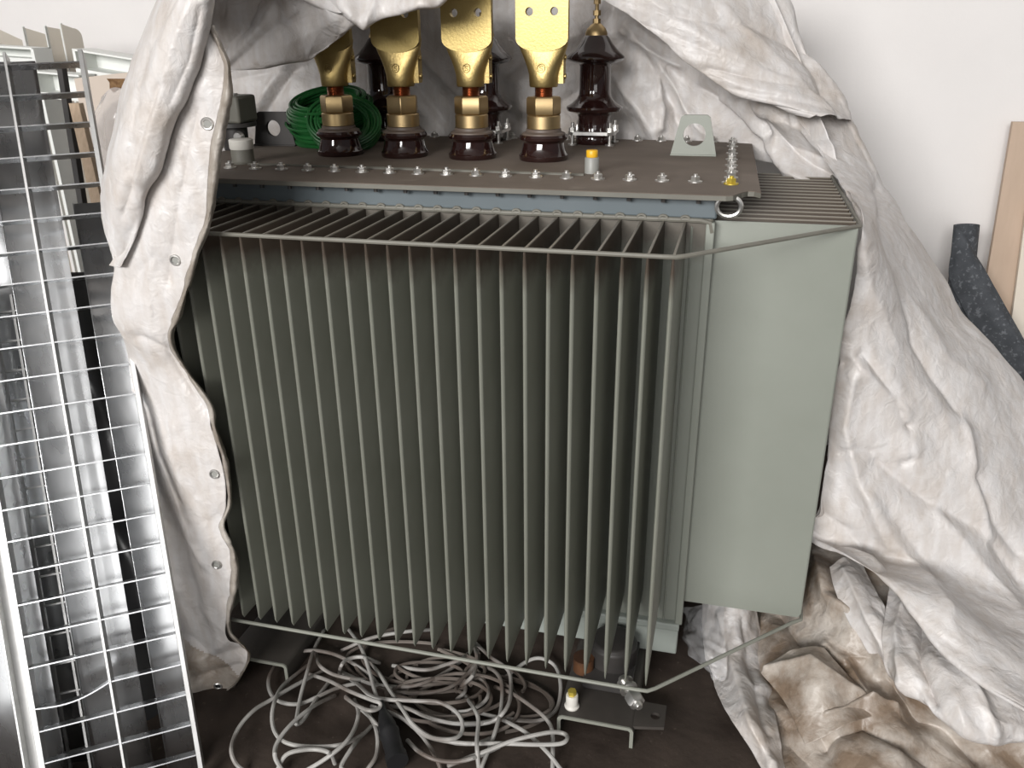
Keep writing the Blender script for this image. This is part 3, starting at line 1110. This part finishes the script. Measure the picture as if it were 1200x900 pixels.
cD2 = [([(1030, 220), (1050, 290), (1065, 350), (1075, 400), (1130, 490)], -.016, 8), ([(1000, 420), (1020, 440), (1060, 480), (1070, 530)], .02, 9), ([(990, 425), (1010, 415), (1050, 470), (1065, 500)], -.016, 7),
       ([(1030, 545), (1090, 590), (1150, 620), (1200, 680)], -.022, 12), ([(1020, 580), (1060, 650), (1110, 720)], .022, 14), ([(1130, 490), (1140, 560), (1160, 630)], .018, 8), ([(1145, 560), (1165, 610), (1200, 650)], -.018, 8),
       ([(1000, 440), (990, 500), (1005, 560), (1040, 640)], .018, 9), ([(985, 530), (1000, 525), (1020, 530)], -.010, 5), ([(960, 600), (990, 620), (1030, 665)], -.012, 8), ([(1065, 500), (1070, 540), (1060, 545)], -.012, 5),
       ([(1080, 360), (1110, 420), (1150, 450)], .010, 10), ([(1010, 290), (1020, 340), (1050, 400)], .008, 10), ([(1040, 600), (1100, 680), (1170, 740)], -.008, 9), ([(1100, 600), (1180, 700), (1230, 780)], .014, 10)]
GD2, _ = patch(net, 320, 190, 52, FINE, cD2)
add_patch(GD2, 0)

# muddy heap on the floor
def zr(y, *pts):
    return [(x, y + dy, None, z) for x, dy, z in pts]


net = [
    zr(640, (905, 0, -.10), (940, -5, -.02), (965, -5, .03), (1000, 5, .05), (1040, 15, .05), (1090, 40, .04), (1140, 70, .03), (1210, 110, .02)),
    zr(690, (893, 10, -.14), (930, 0, -.06), (960, -10, .02), (1000, -5, .04), (1040, 5, .02), (1090, 35, .03), (1145, 65, .02), (1220, 105, .0)),
    zr(735, (880, 8, -.18), (920, 0, -.10), (955, -5, -.06), (1000, 0, .0), (1045, 5, -.03), (1090, 20, .02), (1150, 50, .0), (1225, 85, -.02)),
    zr(775, (880, 8, -.195), (915, 0, -.13), (955, 0, -.08), (1005, 0, -.07), (1050, 5, -.05), (1090, 20, -.04), (1150, 40, -.02), (1230, 60, -.06)),
    zr(815, (885, 10, -.195), (918, 0, -.16), (958, 5, -.10), (1000, 5, -.10), (1050, 15, -.10), (1095, 20, -.09), (1155, 30, -.07), (1235, 45, -.09)),
    zr(860, (900, 10, -.195), (925, 0, -.17), (965, 5, -.14), (1010, 10, -.12), (1055, 15, -.10), (1100, 15, -.14), (1165, 15, -.13), (1240, 25, -.13)),
    zr(910, (910, 5, -.195), (935, 0, -.18), (975, 5, -.16), (1020, 5, -.14), (1060, 5, -.14), (1110, 5, -.17), (1175, 5, -.17), (1245, 5, -.17)),
    zr(960, (925, 5, -.196), (950, 0, -.195), (985, 5, -.19), (1030, 5, -.19), (1070, 5, -.19), (1120, 5, -.195), (1180, 5, -.195), (1250, 5, -.195)),
]
cE = [([(955, 650), (975, 700), (1020, 740), (1045, 800)], .03, 8), ([(985, 680), (1010, 720), (1040, 770), (1050, 800)], -.035, 7), ([(1040, 795), (1070, 830), (1110, 860), (1150, 890)], -.05, 8), ([(1035, 790), (1075, 815), (1130, 850)], .03, 7),
      ([(930, 780), (970, 760), (1000, 800), (1020, 830)], .02, 9), ([(970, 840), (1010, 830), (1050, 830)], .03, 8), ([(960, 870), (1010, 850), (1060, 870), (1100, 900)], -.025, 8), ([(1060, 700), (1050, 740), (1080, 800)], .03, 9),
      ([(1090, 720), (1075, 770), (1090, 820)], -.03, 7), ([(1105, 760), (1150, 830), (1180, 850)], .02, 9), ([(910, 720), (940, 760), (985, 790)], -.025, 7), ([(900, 800), (940, 830), (970, 880)], -.015, 8), ([(1000, 670), (1030, 700), (1040, 720)], .02, 7)]
GE, _ = patch(net, 280, 280, 64, ((.22, .05, 1), (.13, .024, 1), (.07, .008, 2), (.03, .0016, 2)), cE)
GE[..., 2] = np.maximum(GE[..., 2], FZ + .004)
add_patch(GE, 1)
# two paler folds lying over the heap
net = [[(x, y, None, z) for x, y, z in r] for r in (
    [(1042, 690, .05), (1090, 722, .05), (1150, 765, .04), (1240, 815, .02)],
    [(1036, 735, .04), (1080, 757, .055), (1140, 795, .045), (1240, 838, .01)],
    [(1036, 770, .01), (1080, 797, .03), (1140, 832, .02), (1240, 862, -.02)],
    [(1042, 795, -.02), (1090, 835, -.015), (1150, 866, -.03), (1245, 882, -.06)],
    [(1046, 790, -.06), (1092, 826, -.07), (1150, 856, -.08), (1245, 874, -.10)])]
GG, _ = patch(net, 120, 150, 66, ((.16, .022, 1), (.09, .011, 2), (.045, .004, 2), (.025, .001, 2)), [([(1060, 700), (1050, 740), (1062, 800)], .02, 7), ([(1085, 720), (1078, 770), (1095, 825)], -.02, 6), ([(1110, 760), (1150, 820), (1165, 860)], .014, 9)])
GG[..., 2] = np.maximum(GG[..., 2], FZ + .006)
add_patch(GG, 0)
net = [[(x, y, None, z) for x, y, z in r] for r in (
    [(972, 664, .06), (990, 652, .08), (1010, 655, .07)],
    [(978, 690, .05), (1003, 680, .08), (1032, 700, .06)],
    [(992, 722, .02), (1020, 716, .06), (1050, 740, .03)],
    [(1010, 755, -.02), (1036, 752, .02), (1060, 775, -.02)],
    [(1030, 785, -.07), (1050, 785, -.04), (1065, 800, -.08)])]
GG2, _ = patch(net, 90, 60, 67, ((.12, .012, 1), (.06, .005, 2), (.025, .0012, 2)), [([(990, 670), (1015, 720), (1045, 780)], .014, 6)])
add_patch(GG2, 0)
net = [[(x, y, None, z) for x, y, z in r] for r in (
    [(893, 790, -.12), (930, 762, -.06), (965, 762, -.05)],
    [(912, 812, -.12), (950, 785, -.04), (985, 783, -.05)],
    [(930, 840, -.13), (972, 815, -.06), (1008, 808, -.08)],
    [(945, 875, -.15), (990, 850, -.09), (1030, 838, -.11)])]
GG3, _ = patch(net, 90, 70, 68, ((.12, .014, 1), (.06, .005, 2), (.025, .0012, 2)), [([(900, 785), (950, 775), (1000, 810), (1025, 835)], .016, 6)])
GG3[..., 2] = np.maximum(GG3[..., 2], FZ + .006)
add_patch(GG3, 1)
# pale tongue hanging out under the right-hand fins
net = [
    [(822, 700, .50), (836, 696, .47), (855, 694, .45), (872, 696, .46), (888, 700, .50)],
    [(822, 735, .46), (836, 730, .42), (855, 728, .40), (872, 730, .41), (892, 735, .46)],
    [(830, 780, .36), (843, 775, .33), (862, 772, .31), (880, 775, .33), (896, 778, .38)],
    [(842, 815, .22), (852, 812, .21), (872, 808, .20), (892, 810, .22), (904, 812, .26)],
    [(860, 850, .09), (872, 848, .08), (886, 846, .08), (902, 848, .10), (912, 850, .13)],
    [(885, 890, None, -.19), (896, 888, None, -.17), (904, 887, None, -.165), (912, 888, None, -.175), (920, 890, None, -.19)],
    [(905, 930, None, -.193), (912, 930, None, -.175), (918, 930, None, -.17), (925, 930, None, -.18), (935, 930, None, -.193)],
]
GF, _ = patch(net, 120, 50, 71, ((.10, .010, 2), (.05, .004, 2), (.025, .0012, 2)), [([(845, 720), (860, 780), (880, 850), (905, 895)], .015, 6), ([(870, 725), (880, 790), (905, 860)], -.015, 6), ([(855, 735), (850, 790)], -.012, 5)])
GF[..., 2] = np.maximum(GF[..., 2], FZ + .004)
add_patch(GF, 0)

me = bpy.data.meshes.new('tarpaulin')
me.from_pydata(tarp_mb.v, [], tarp_mb.f)
me.polygons.foreach_set('use_smooth', tarp_mb.sm)
for k in ('tarp', 'tarpd', 'hem'):
    me.materials.append(M[k])
me.polygons.foreach_set('material_index', tarp_slots)
me.update()
tarp = put('tarpaulin', me)
tag(tarp, 'crumpled white woven tarpaulin thrown over the transformer and heaped on the floor', 'tarpaulin')
so = tarp.modifiers.new('thickness', 'SOLIDIFY')
so.thickness = .0012
# eyelets along the hem
pxA = proj(GA2)
for (ex, ey) in ((243, 145), (206, 303), (251, 556), (254, 660), (256, 803)):
    d = np.hypot(pxA[..., 0] - ex, pxA[..., 1] - ey)
    i, j = np.unravel_index(d.argmin(), d.shape)
    pos, nn = Vector(GA2[i, j]), Vector(NA2[i, j])
    Mx = Matrix.Translation(pos + nn * .002) @ nn.to_track_quat('Z', 'Y').to_matrix().to_4x4()
    b = MB()
    b.tube([Mx @ Vector((.0095 * math.cos(a), .0095 * math.sin(a), 0)) for a in np.linspace(0, 2 * PI, 21)[:-1]], .0028, 8, closed=True)
    b.build('eyelet', M['steel'], tarp)
    b = MB().lathe([(.0068, -.0004), (.0068, .0006)], M=Mx, n=16)
    b.build('eyelet_hole', M['black'] if ey > 700 else M['greyp'], tarp)

# clear film beside the tank base
net = [[(800, 712, .45), (822, 708, .40), (850, 705, .42)], [(798, 735, .42), (815, 730, .36), (848, 728, .37)], [(800, 752, .36), (822, 755, .30), (850, 758, .30)], [(822, 785, .26), (834, 790, .23), (852, 790, .24)], [(834, 797, .23), (842, 799, .22), (852, 797, .23)]]
GP, _ = patch(net, 60, 40, 81, ((.08, .012, 4), (.035, .006, 4)))
b = MB().grid(GP)
fo = b.build('plastic_film', M['film'])
tag(fo, 'torn clear plastic film hanging under the right-hand cooling fins', 'plastic')

# ------------------------------------------------------------------ grey cable on the floor
def c7(*p):
    return [(260 + x / 4, 680 + y / 4) for x, y in p]


def c8(*p):
    return [(540 + x / 4, 680 + y / 4) for x, y in p]


strokes = [
    c7((1130, 375), (1050, 430), (950, 480), (850, 500), (720, 490), (640, 465), (560, 430)),
    c7((740, 500), (700, 450), (640, 405), (560, 360), (480, 335), (400, 330), (310, 355), (250, 400), (218, 470), (235, 540), (290, 575), (370, 578), (450, 545), (540, 505), (640, 480)),
    c7((480, 230), (470, 250), (430, 330), (400, 430), (370, 540), (350, 650), (352, 675), (385, 650), (440, 560), (500, 480)),
    c7((590, 225), (650, 310), (690, 420), (720, 530), (755, 610)),
    c7((480, 420), (330, 500), (230, 560), (150, 610), (80, 690), (45, 780), (60, 850), (110, 900)),
    c7((400, 400), (290, 490), (250, 560), (235, 650), (260, 730), (330, 770), (450, 780), (560, 770), (650, 730), (700, 685)),
    c7((410, 440), (500, 470), (600, 520), (700, 560), (740, 575), (735, 600), (690, 610), (630, 585), (580, 545)),
    c7((570, 440), (640, 490), (720, 550), (900, 565), (1010, 570), (1090, 610), (1125, 660), (1120, 720), (1070, 745), (980, 735), (900, 680), (850, 610), (790, 520), (740, 440), (690, 380)),
    c7((580, 550), (660, 610), (720, 670), (745, 720)),
    c7((700, 590), (760, 610), (850, 650), (930, 720), (980, 790), (1020, 870), (1025, 930)),
    c7((790, 590), (870, 600), (960, 640), (1080, 670), (1200, 670), (1300, 650)),
    c7((840, 640), (900, 690), (960, 730), (1060, 755), (1190, 765), (1260, 740)),
    c7((870, 750), (920, 800), (1000, 840), (1100, 850), (1200, 825), (1300, 780)),
    c7((380, 900), (480, 840), (570, 770), (620, 700), (640, 620), (620, 560)),
    c7((255, 900), (300, 820), (380, 795), (460, 795), (510, 815), (530, 860)),
    c7((290, 900), (250, 830), (260, 760), (330, 670), (430, 590), (530, 540)),
    c7((680, 890), (720, 830), (730, 760), (720, 690), (690, 630)),
    c7((800, 400), (950, 420), (1050, 395), (1120, 370), (1160, 340)),
    c7((780, 520), (920, 530), (1050, 510), (1140, 450), (1190, 390), (1200, 330)),
    c7((440, 340), (460, 400), (520, 440), (600, 460), (700, 470)),
    c7((560, 330), (700, 270), (870, 240), (1000, 230)),
    c7((550, 440), (560, 400), (590, 370), (660, 360), (740, 390)),
    c7((620, 900), (560, 880), (600, 800), (660, 720)),
    c8((-60, 870), (0, 845), (120, 800), (250, 750), (400, 715), (470, 715), (500, 735), (470, 765), (350, 770), (200, 765), (0, 765), (-80, 750)),
    c8((200, 460), (240, 430), (310, 380), (370, 365), (430, 390), (460, 440), (468, 520), (450, 600), (400, 645), (330, 660), (190, 645), (80, 620)),
    c8((30, 450), (100, 470), (130, 520), (110, 570), (40, 610), (-40, 620)),
    c8((60, 400), (150, 420), (190, 480), (190, 590), (170, 680), (140, 770), (100, 870), (90, 920)),
    c8((70, 295), (140, 360), (220, 420), (235, 500), (220, 590), (150, 660), (20, 680)),
    c8((160, 500), (240, 530), (330, 590), (400, 650), (430, 720), (430, 900)),
    c8((190, 650), (300, 710), (400, 800), (480, 900)),
    c8((20, 540), (80, 640), (75, 760), (85, 900)),
    c8((0, 500), (60, 440), (75, 360), (60, 300)),
    c8((-20, 560), (20, 520), (10, 470), (-60, 460)),
]
b = MB()
rng = random.Random(9)
for k, s in enumerate(strokes):
    zb = FZ + .016 + (k % 8) * .0055
    ln = smoothline([(x, y, 0) for x, y in s], 7)
    n = len(ln)
    ph = rng.uniform(0, 6)
    pts = []
    for i, (x, y, _) in enumerate(ln):
        e = min(1, 4 * min(i, n - 1 - i) / n)
        z = FZ + .006 + (zb - FZ - .006) * e + .004 * (1 + math.sin(i * .35 + ph)) * e
        pts.append(onZ(x, y, z))
    b.tube(pts, .0049, 8)
cab = thing('extension_cable', 'tangled grey flex with a black connector, heaped on the floor under the cooling fins', 'cable', (.38, -.05, FZ))
b.build('cable', M['cable'], cab)
b = MB()
# deeper turns lying under the fins, in a darker brown cable colour
for k in range(14):
    cx, cy = rng.uniform(.26, .56), rng.uniform(.03, .2)
    R = rng.uniform(.06, .14)
    a0 = rng.uniform(0, 6)
    pts = []
    for q in range(34):
        t = a0 + q / 33 * rng.uniform(4.4, 4.5)
        rr = R * (1 + .12 * math.sin(2 * t + k))
        pts.append((cx + 1.25 * rr * math.cos(t), cy + .75 * rr * math.sin(t), FZ + .007 + .0012 * k + .002 * math.sin(t * 2 + k)))
    b.tube(smoothline(pts, 2), .0049, 7)
b.build('cable', M['cabled'], cab)
p0, p1 = Vector(onZ(449, 834, -.165)), Vector(onZ(466, 893, -.172))
dd = (p1 - p0)
Mx = Matrix.Translation(p0) @ dd.to_track_quat('Z', 'Y').to_matrix().to_4x4()
L = dd.length
b = MB().lathe([(.008, -.03), (.010, 0), (.014, .012), (.018, .03), (.021, .045), (.021, .06), (.024, .063), (.024, .075), (.022, .078), (.022, L * .85), (.025, L * .86), (.025, L)], M=Mx, n=24)
b.build('connector', M['black'], cab)

# ------------------------------------------------------------------ left: gratings and sheet metal
U = np.array([.82802, .56022, .0232])
W = np.array([-.24676, .32695, .91226])
Nn = np.array([.50348, -.76109, .40896])
G0 = np.array([-.013, -.333, -.2])


def gp(s, t, d=0):
    return G0 + U * s + W * t + Nn * d


RP = .0669
gr = thing('steel_grating', 'front galvanised steel grating of three long bars and flat rungs leaning at the left', 'grating', tuple(gp(-.15, 0)))
for s, th in ((0, .010), (-.148, .006), (-.300, .012)):
    MB().obox(gp(s - th / 2, 0.0, -.036), U * th, W * 1.652, Nn * .036).build('bar', M['galv2'], gr, .0008, 1)
for k in range(25):
    t = .0176 + RP * k
    for s0, s1 in ((-.298, -.148), (-.148, 0)):
        b = MB()
        if k == 4 and s0 < -.2:
            # one bent rung
            q = 12
            rows = []
            for i in range(q + 1):
                f = i / q
                sg = -.016 * math.sin(PI * f) - .012 * (1 - f) ** 2 + .006 * f
                o_ = gp(s0 + (s1 - s0) * f, t + sg - .006, 0)
                rows.append([o_, o_ + W * .003, o_ + W * .003 - Nn * .03, o_ - Nn * .03])
            b.rings(rows, smooth=False)
        else:
            b.obox(gp(s0 + .002, t, -.031), U * (s1 - s0 - .004), W * .0028, Nn * .030)
        b.build('rung', M['galv'], gr)
# flange of the left bar
b = MB()
b.obox(gp(-.332, 0, -.040), U * .034, W * 1.652, Nn * .004)
b.obox(gp(-.336, 0, -.036), U * .005, W * 1.652, Nn * .030)
b.build('bar_flange', M['galv2'], gr, .0008, 1)


def channel(s0, s1, d, t0, t1, lip_l, lip_r, label, curve=.0, yaw=0.0):
    """folded sheet-metal channel parallel to the grating: a web with two flanges turned to the front, slightly dished"""
    b = MB()
    n = 14
    th = .0016
    sec = []
    sec.append((s0 - .0, lip_l))
    for i in range(n + 1):
        f = i / n
        sec.append((s0 + (s1 - s0) * f, -curve * 4 * f * (1 - f) + yaw * (f - .5)))
    sec.append((s1, lip_r + yaw * .5))
    A = np.array([gp(s, t0, d + h) for s, h in sec])
    Bq = np.array([gp(s, t1, d + h) for s, h in sec])
    G = np.stack([A + (Bq - A) * f for f in np.linspace(0, 1, 5)])
    b.grid(G, smooth=True)
    o = b.build('galvanised_channel', M['galv'])
    m = o.modifiers.new('thickness', 'SOLIDIFY')
    m.thickness = th
    tag(o, label, 'steel channel', 'galvanised channels behind the front grating')
    return o


channel(-.217, -.102, -.066, .005, 1.66, .018, .0, 'wide shiny galvanised channel behind the middle bar of the front grating', .005, -.010)
channel(-.072, -.006, -.060, .005, 1.33, .012, .0, 'narrow galvanised channel behind the right bar of the front grating', .003, -.007)
channel(-.40, -.272, -.066, .005, 1.20, .010, .0, 'galvanised channel behind the left bar of the front grating', .006, -.010)
channel(-.385, -.235, -.17, .005, 1.70, .012, .0, 'tall galvanised channel farther back, left of the wide shiny one', .006, .004)
# second, finer grating farther back
g2 = thing('wire_grating', 'second finer steel grating standing behind the front one at far left', 'grating', tuple(gp(-.25, 0, -.14)))
for s in (-.245, -.285, -.42):
    MB().obox(gp(s, .01, -.15), U * .005, W * 1.15, Nn * .012).build('bar', M['galv2'], g2)
for k in range(17):
    MB().obox(gp(-.43, .05 + RP * k, -.152), U * .20, W * .004, Nn * .012).build('rung', M['galv2'], g2)
# dark sheeting, its black tone also painting the shade over the clutter behind
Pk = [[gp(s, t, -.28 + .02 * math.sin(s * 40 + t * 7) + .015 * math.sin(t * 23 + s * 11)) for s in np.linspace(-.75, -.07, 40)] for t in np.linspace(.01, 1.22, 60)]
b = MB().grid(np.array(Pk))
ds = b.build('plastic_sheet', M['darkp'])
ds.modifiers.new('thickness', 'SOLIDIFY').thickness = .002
tag(ds, 'dark crumpled plastic sheeting, also standing in for shaded clutter behind the leaning gratings', 'plastic')

b = MB()
b.obox(gp(-.62, .0, -.10), U * .235, W * .62, Nn * .018)
tag(b.build('grey_board', M['dusty'], None, .001, 1), 'low grey board leaning at the lower left edge, beside the front grating', 'board')

# beige panels leaning at the wall, upper left
labs = ['beige steel panel, leftmost of the four overlapping ones at the wall', 'beige steel panel, second from the left of four at the wall',
        'beige steel panel, third from the left of four at the wall', 'beige steel panel with rounded top corner, rightmost of four at the wall']
for k, (tl, trr) in enumerate((((-6, 32), (26, 47)), ((27, 32), (53, 40)), ((53, 31), (76, 35)), ((71, 28), (94, 33)))):
    A = onY(tl[0], tl[1], 1.30)
    Bq = onY(trr[0], trr[1], 1.37)
    dx = (Bq - A)
    dx2 = dx.copy()
    dx2[2] = 0
    dx2 /= np.linalg.norm(dx2)
    nb = np.array([dx2[1], -dx2[0], 0])
    low = np.array([.0, 0, 1])
    b = MB()
    if k == 3:
        w = np.linalg.norm(dx[:2])
        loop = [(0, 0), (w, 0)] + [(w - .03 + .03 * math.cos(a), (Bq[2] - FZ) - .03 + .03 * math.sin(a)) for a in np.linspace(0, PI / 2, 7)] + [(0, A[2] - FZ)]
        Mx = Matrix(((dx2[0], 0, -nb[0], A[0]), (dx2[1], 0, -nb[1], A[1]), (0, 1, 0, FZ), (0, 0, 0, 1)))
        vs, fs = plate([loop], .004, Mx)
        b.add(vs, fs)
    else:
        b.hexa([(A[0], A[1], FZ), (Bq[0], Bq[1], FZ), tuple(Bq), tuple(A)], -nb * .004)
    pn = thing('wall_panel', labs[k], 'panel', (float(A[0]), float(A[1]), FZ), 'beige panels at the wall')
    b.build('sheet', M['beige'], pn)
    b = MB()
    b.obox((A[0], A[1], FZ), dx2 * .007, nb * -.010, (0, 0, A[2] - FZ + .003))
    b.build('folded_edge', M['white'], pn)


# white C-section trunking lying across, behind the grating
def trunk(a, bb, y, h, dep, label):
    A, Bq = onY(a[0], a[1], y), onY(bb[0], bb[1], y + .02)
    ex = Bq - A
    b = MB()
    dn = np.array([0, 0, -1.])
    bk = np.array([0, 1., 0])
    b.obox(A, ex, dn * .006, bk * dep)
    b.obox(A + dn * (h - .006), ex, dn * .018, bk * dep)
    b.obox(A + bk * (dep - .004), ex, dn * h, bk * .004)
    b.obox(A + dn * .004, ex * .03, dn * (h - .008), bk * dep)
    o = b.build('cable_trunking', M['white'])
    return tag(o, label, 'trunking', 'white trunking at upper left')


trunk((84, 57), (190, 74), 1.05, .066, .10, 'white metal trunking lying between the grating top and the hanging tarpaulin')
tk = trunk((-30, 52), (37, 56), 1.0, .04, .08, 'white metal trunking frame at the left edge, in front of the beige panels')
p = onY(35, 56, 1.0)
MB().box(p[0], p[0] + .012, 1.0, 1.08, FZ, p[2] - .004).build('upright', M['white'], tk)
trunk((38, 83), (92, 88), .95, .07, .08, 'white metal trunking seen through the topmost grating cells')
# beige sheet with a torn patch
A, Bq = onY(86, 92, .96), onY(192, 80, .96)
zb = FZ
b = MB()
n = 24
top = [A + (Bq - A) * f for f in np.linspace(0, 1, n + 1)]
loop = [(0, 0), (float(Bq[0] - A[0]), 0)]
wt = float(Bq[0] - A[0])
ht = [float(A[2] - FZ), float(Bq[2] - FZ)]
loop += [(wt, ht[1])]
Mx = Matrix.Translation((float(A[0]), .97, FZ)) @ Matrix.Rotation(PI / 2, 4, 'X')
loop += [(0, ht[0])]
vs, fs = plate([loop], .014, Mx)
pl = MB().add(vs, fs).build('plaster_sheet', M['plaster'])
tag(pl, 'pale beige sheet with a torn brown patch near its top, beside the grating', 'sheet')
tc_ = onY(141, 97, .955)
b = MB()
ring = []
rng = random.Random(4)
vs = [(tc_[0], .9545, tc_[2])]
nn_ = 18
for k in range(nn_):
    a = 2 * PI * k / nn_
    r1 = (.055 if abs(math.cos(a)) > .6 else .026) * rng.uniform(.75, 1.15)
    zz = max(-.05, r1 * math.sin(a))
    vs.append((tc_[0] + r1 * math.cos(a), .9625, tc_[2] + min(zz, .012)))
fs = [(0, k + 1, (k + 1) % nn_ + 1) for k in range(nn_)]
b.add(vs, fs)
b.build('torn_patch', M['torn'], pl)
# translucent bag in front of the sheet
net = [[(122, 120, .93), (132, 112, .90), (150, 108, .88), (175, 106, .90)], [(110, 140, .93), (122, 132, .86), (145, 122, .83), (175, 125, .86)], [(106, 165, .93), (120, 165, .84), (142, 165, .82), (170, 165, .86)], [(110, 205, .93), (124, 205, .85), (140, 205, .83), (165, 205, .86)], [(112, 260, .93), (126, 260, .86), (140, 260, .84), (165, 260, .86)]]
GQ, _ = patch(net, 70, 50, 91, ((.12, .02, 3), (.05, .008, 3)))
mf2 = mf.copy()
mf2.name = 'milky_film'
mf2.node_tree.nodes['Principled BSDF'].inputs['Alpha'].default_value = .45
mf2.node_tree.nodes['Principled BSDF'].inputs['Base Color'].default_value = (.62, .60, .60, 1)
bg = MB().grid(GQ).build('plastic_bag', mf2)
tag(bg, 'milky plastic wrap bulging in front of the torn beige sheet', 'plastic')


# sticks behind the grating
def stick(a, bb, y0, y1, w, d, m, name, label, cat):
    A, Bq = onY(a[0], a[1], y0), onY(bb[0], bb[1], y1)
    dz = A - Bq
    Bq = Bq - dz * ((Bq[2] - FZ) / dz[2]) if dz[2] else Bq
    b = MB()
    b.obox(Bq, (w, 0, 0), (0, d, 0), A - Bq)
    return tag(b.build(name, m, None, .001, 1), label, cat)


stick((66, 80), (84, 196), .62, .55, .018, .02, M['dark'], 'steel_post', 'thin dark steel post leaning behind the upper grating cells', 'post')
st_ = stick((80, 121), (97, 196), .60, .53, .034, .02, M['wood'], 'wooden_plank', 'pale wooden plank leaning behind the upper grating cells', 'plank')

# ------------------------------------------------------------------ right: boards and rubber mat
def board(tl, bl, w, y0, y1, th, m, name, label):
    A = onY(tl[0], tl[1], y0)
    Bq = onY(bl[0], bl[1], y1)
    d = Bq - A
    Bq = A + d * ((FZ - A[2]) / d[2])
    b = MB()
    b.obox(Bq, (w, 0, 0), (0, th, 0), A - Bq)
    return tag(b.build(name, m, None, .001, 1), label, 'board')


board((1187, 143), (1157, 322), .12, 1.66, 1.60, .022, M['board'], 'wooden_board', 'tan board standing against the wall at the right edge, behind the dark mat')
board((1204, 238), (1186, 372), .20, 1.60, 1.55, .018, M['cream'], 'wooden_board', 'cream board at the right edge, in front of the tan one')
# rolled mat
tA, tB = onY(1133, 264, 1.55), onY(1120, 400, 1.42)
d = tB - tA
tB = tA + d * ((FZ - tA[2]) / d[2])
ro = thing('rubber_mat', 'dark speckled rubber mat, partly rolled, leaning on the wall right of the tarpaulin', 'mat', tuple(tB))
axv = Vector(tA - tB)
Mx = Matrix.Translation(Vector(tB)) @ axv.to_track_quat('Z', 'Y').to_matrix().to_4x4()
L = axv.length
b = MB()
rows = []
sp = []
for q in range(70):
    a = q / 69 * 2 * PI * 2.3
    r = .040 - .0045 * a / (2 * PI)
    sp.append((r * math.cos(a), r * math.sin(a)))
G = np.array([[tuple(Mx @ Vector((x_, y_, z_))) for x_, y_ in sp] for z_ in (0, L * .5, L)])
b.grid(G)
o = b.build('roll', M['mat'], ro)
mo = o.modifiers.new('thickness', 'SOLIDIFY')
mo.thickness = .004
net = [[(1119, 268, 1.52), (1121, 268, 1.51), (1125, 270, 1.505), (1131, 276, 1.50)],
       [(1117, 290, 1.50), (1124, 290, 1.485), (1134, 292, 1.475), (1143, 303, 1.485)],
       [(1113, 325, 1.47), (1126, 326, 1.45), (1141, 322, 1.44), (1157, 324, 1.45)],
       [(1128, 360, 1.42), (1142, 358, 1.41), (1160, 352, 1.40), (1177, 360, 1.41)],
       [(1150, 400, 1.38), (1166, 398, 1.37), (1185, 392, 1.36), (1200, 402, 1.37)],
       [(1175, 450, 1.33), (1195, 448, 1.32), (1212, 442, 1.31), (1226, 450, 1.32)],
       [(1205, 520, 1.27), (1225, 520, 1.26), (1240, 515, 1.25), (1256, 520, 1.26)]]
GM, _ = patch(net, 60, 40, 95, ((.2, .004, 2),))
o = MB().grid(GM).build('loose_end', M['mat'], ro)
mo = o.modifiers.new('thickness', 'SOLIDIFY')
mo.thickness = .006

# ------------------------------------------------------------------ light
def area(name, loc, target, sx, sy, power, col=(1, 1, 1)):
    l = bpy.data.lights.new(name, 'AREA')
    l.shape = 'RECTANGLE'
    l.size = sx
    l.size_y = sy
    l.energy = power
    l.color = col
    o = bpy.data.objects.new(name, l)
    COL.objects.link(o)
    o.location = loc
    o.rotation_euler = (Vector(target) - Vector(loc)).to_track_quat('-Z', 'Y').to_euler()
    return o


# a four-pane window ahead on the right and a high opening ahead on the left
for ix in (-1, 1):
    for iz in (-1, 1):
        area('window_pane_light', (2.1 + ix * .60, -5.2 + ix * .25, 1.45 + iz * .5), (.45 + ix * .60, .3 + ix * .25, .45 + iz * .5), 1.05, .85, 9, (1, .985, .97))
area('high_opening_light', (-.9, -7.4, 3.15), (.5, .4, .5), 4.2, 1.9, 800, (1, .985, .97))
wd = bpy.data.worlds.new('world')
SC.world = wd
wd.use_nodes = True
bgn = wd.node_tree.nodes['Background']
bgn.inputs['Color'].default_value = (.95, .97, 1, 1)
bgn.inputs['Strength'].default_value = .15

vs_ = SC.view_settings
vs_.view_transform = 'Standard'
vs_.look = 'None'
vs_.exposure = 0
vs_.gamma = 1
vs_.use_curve_mapping = False
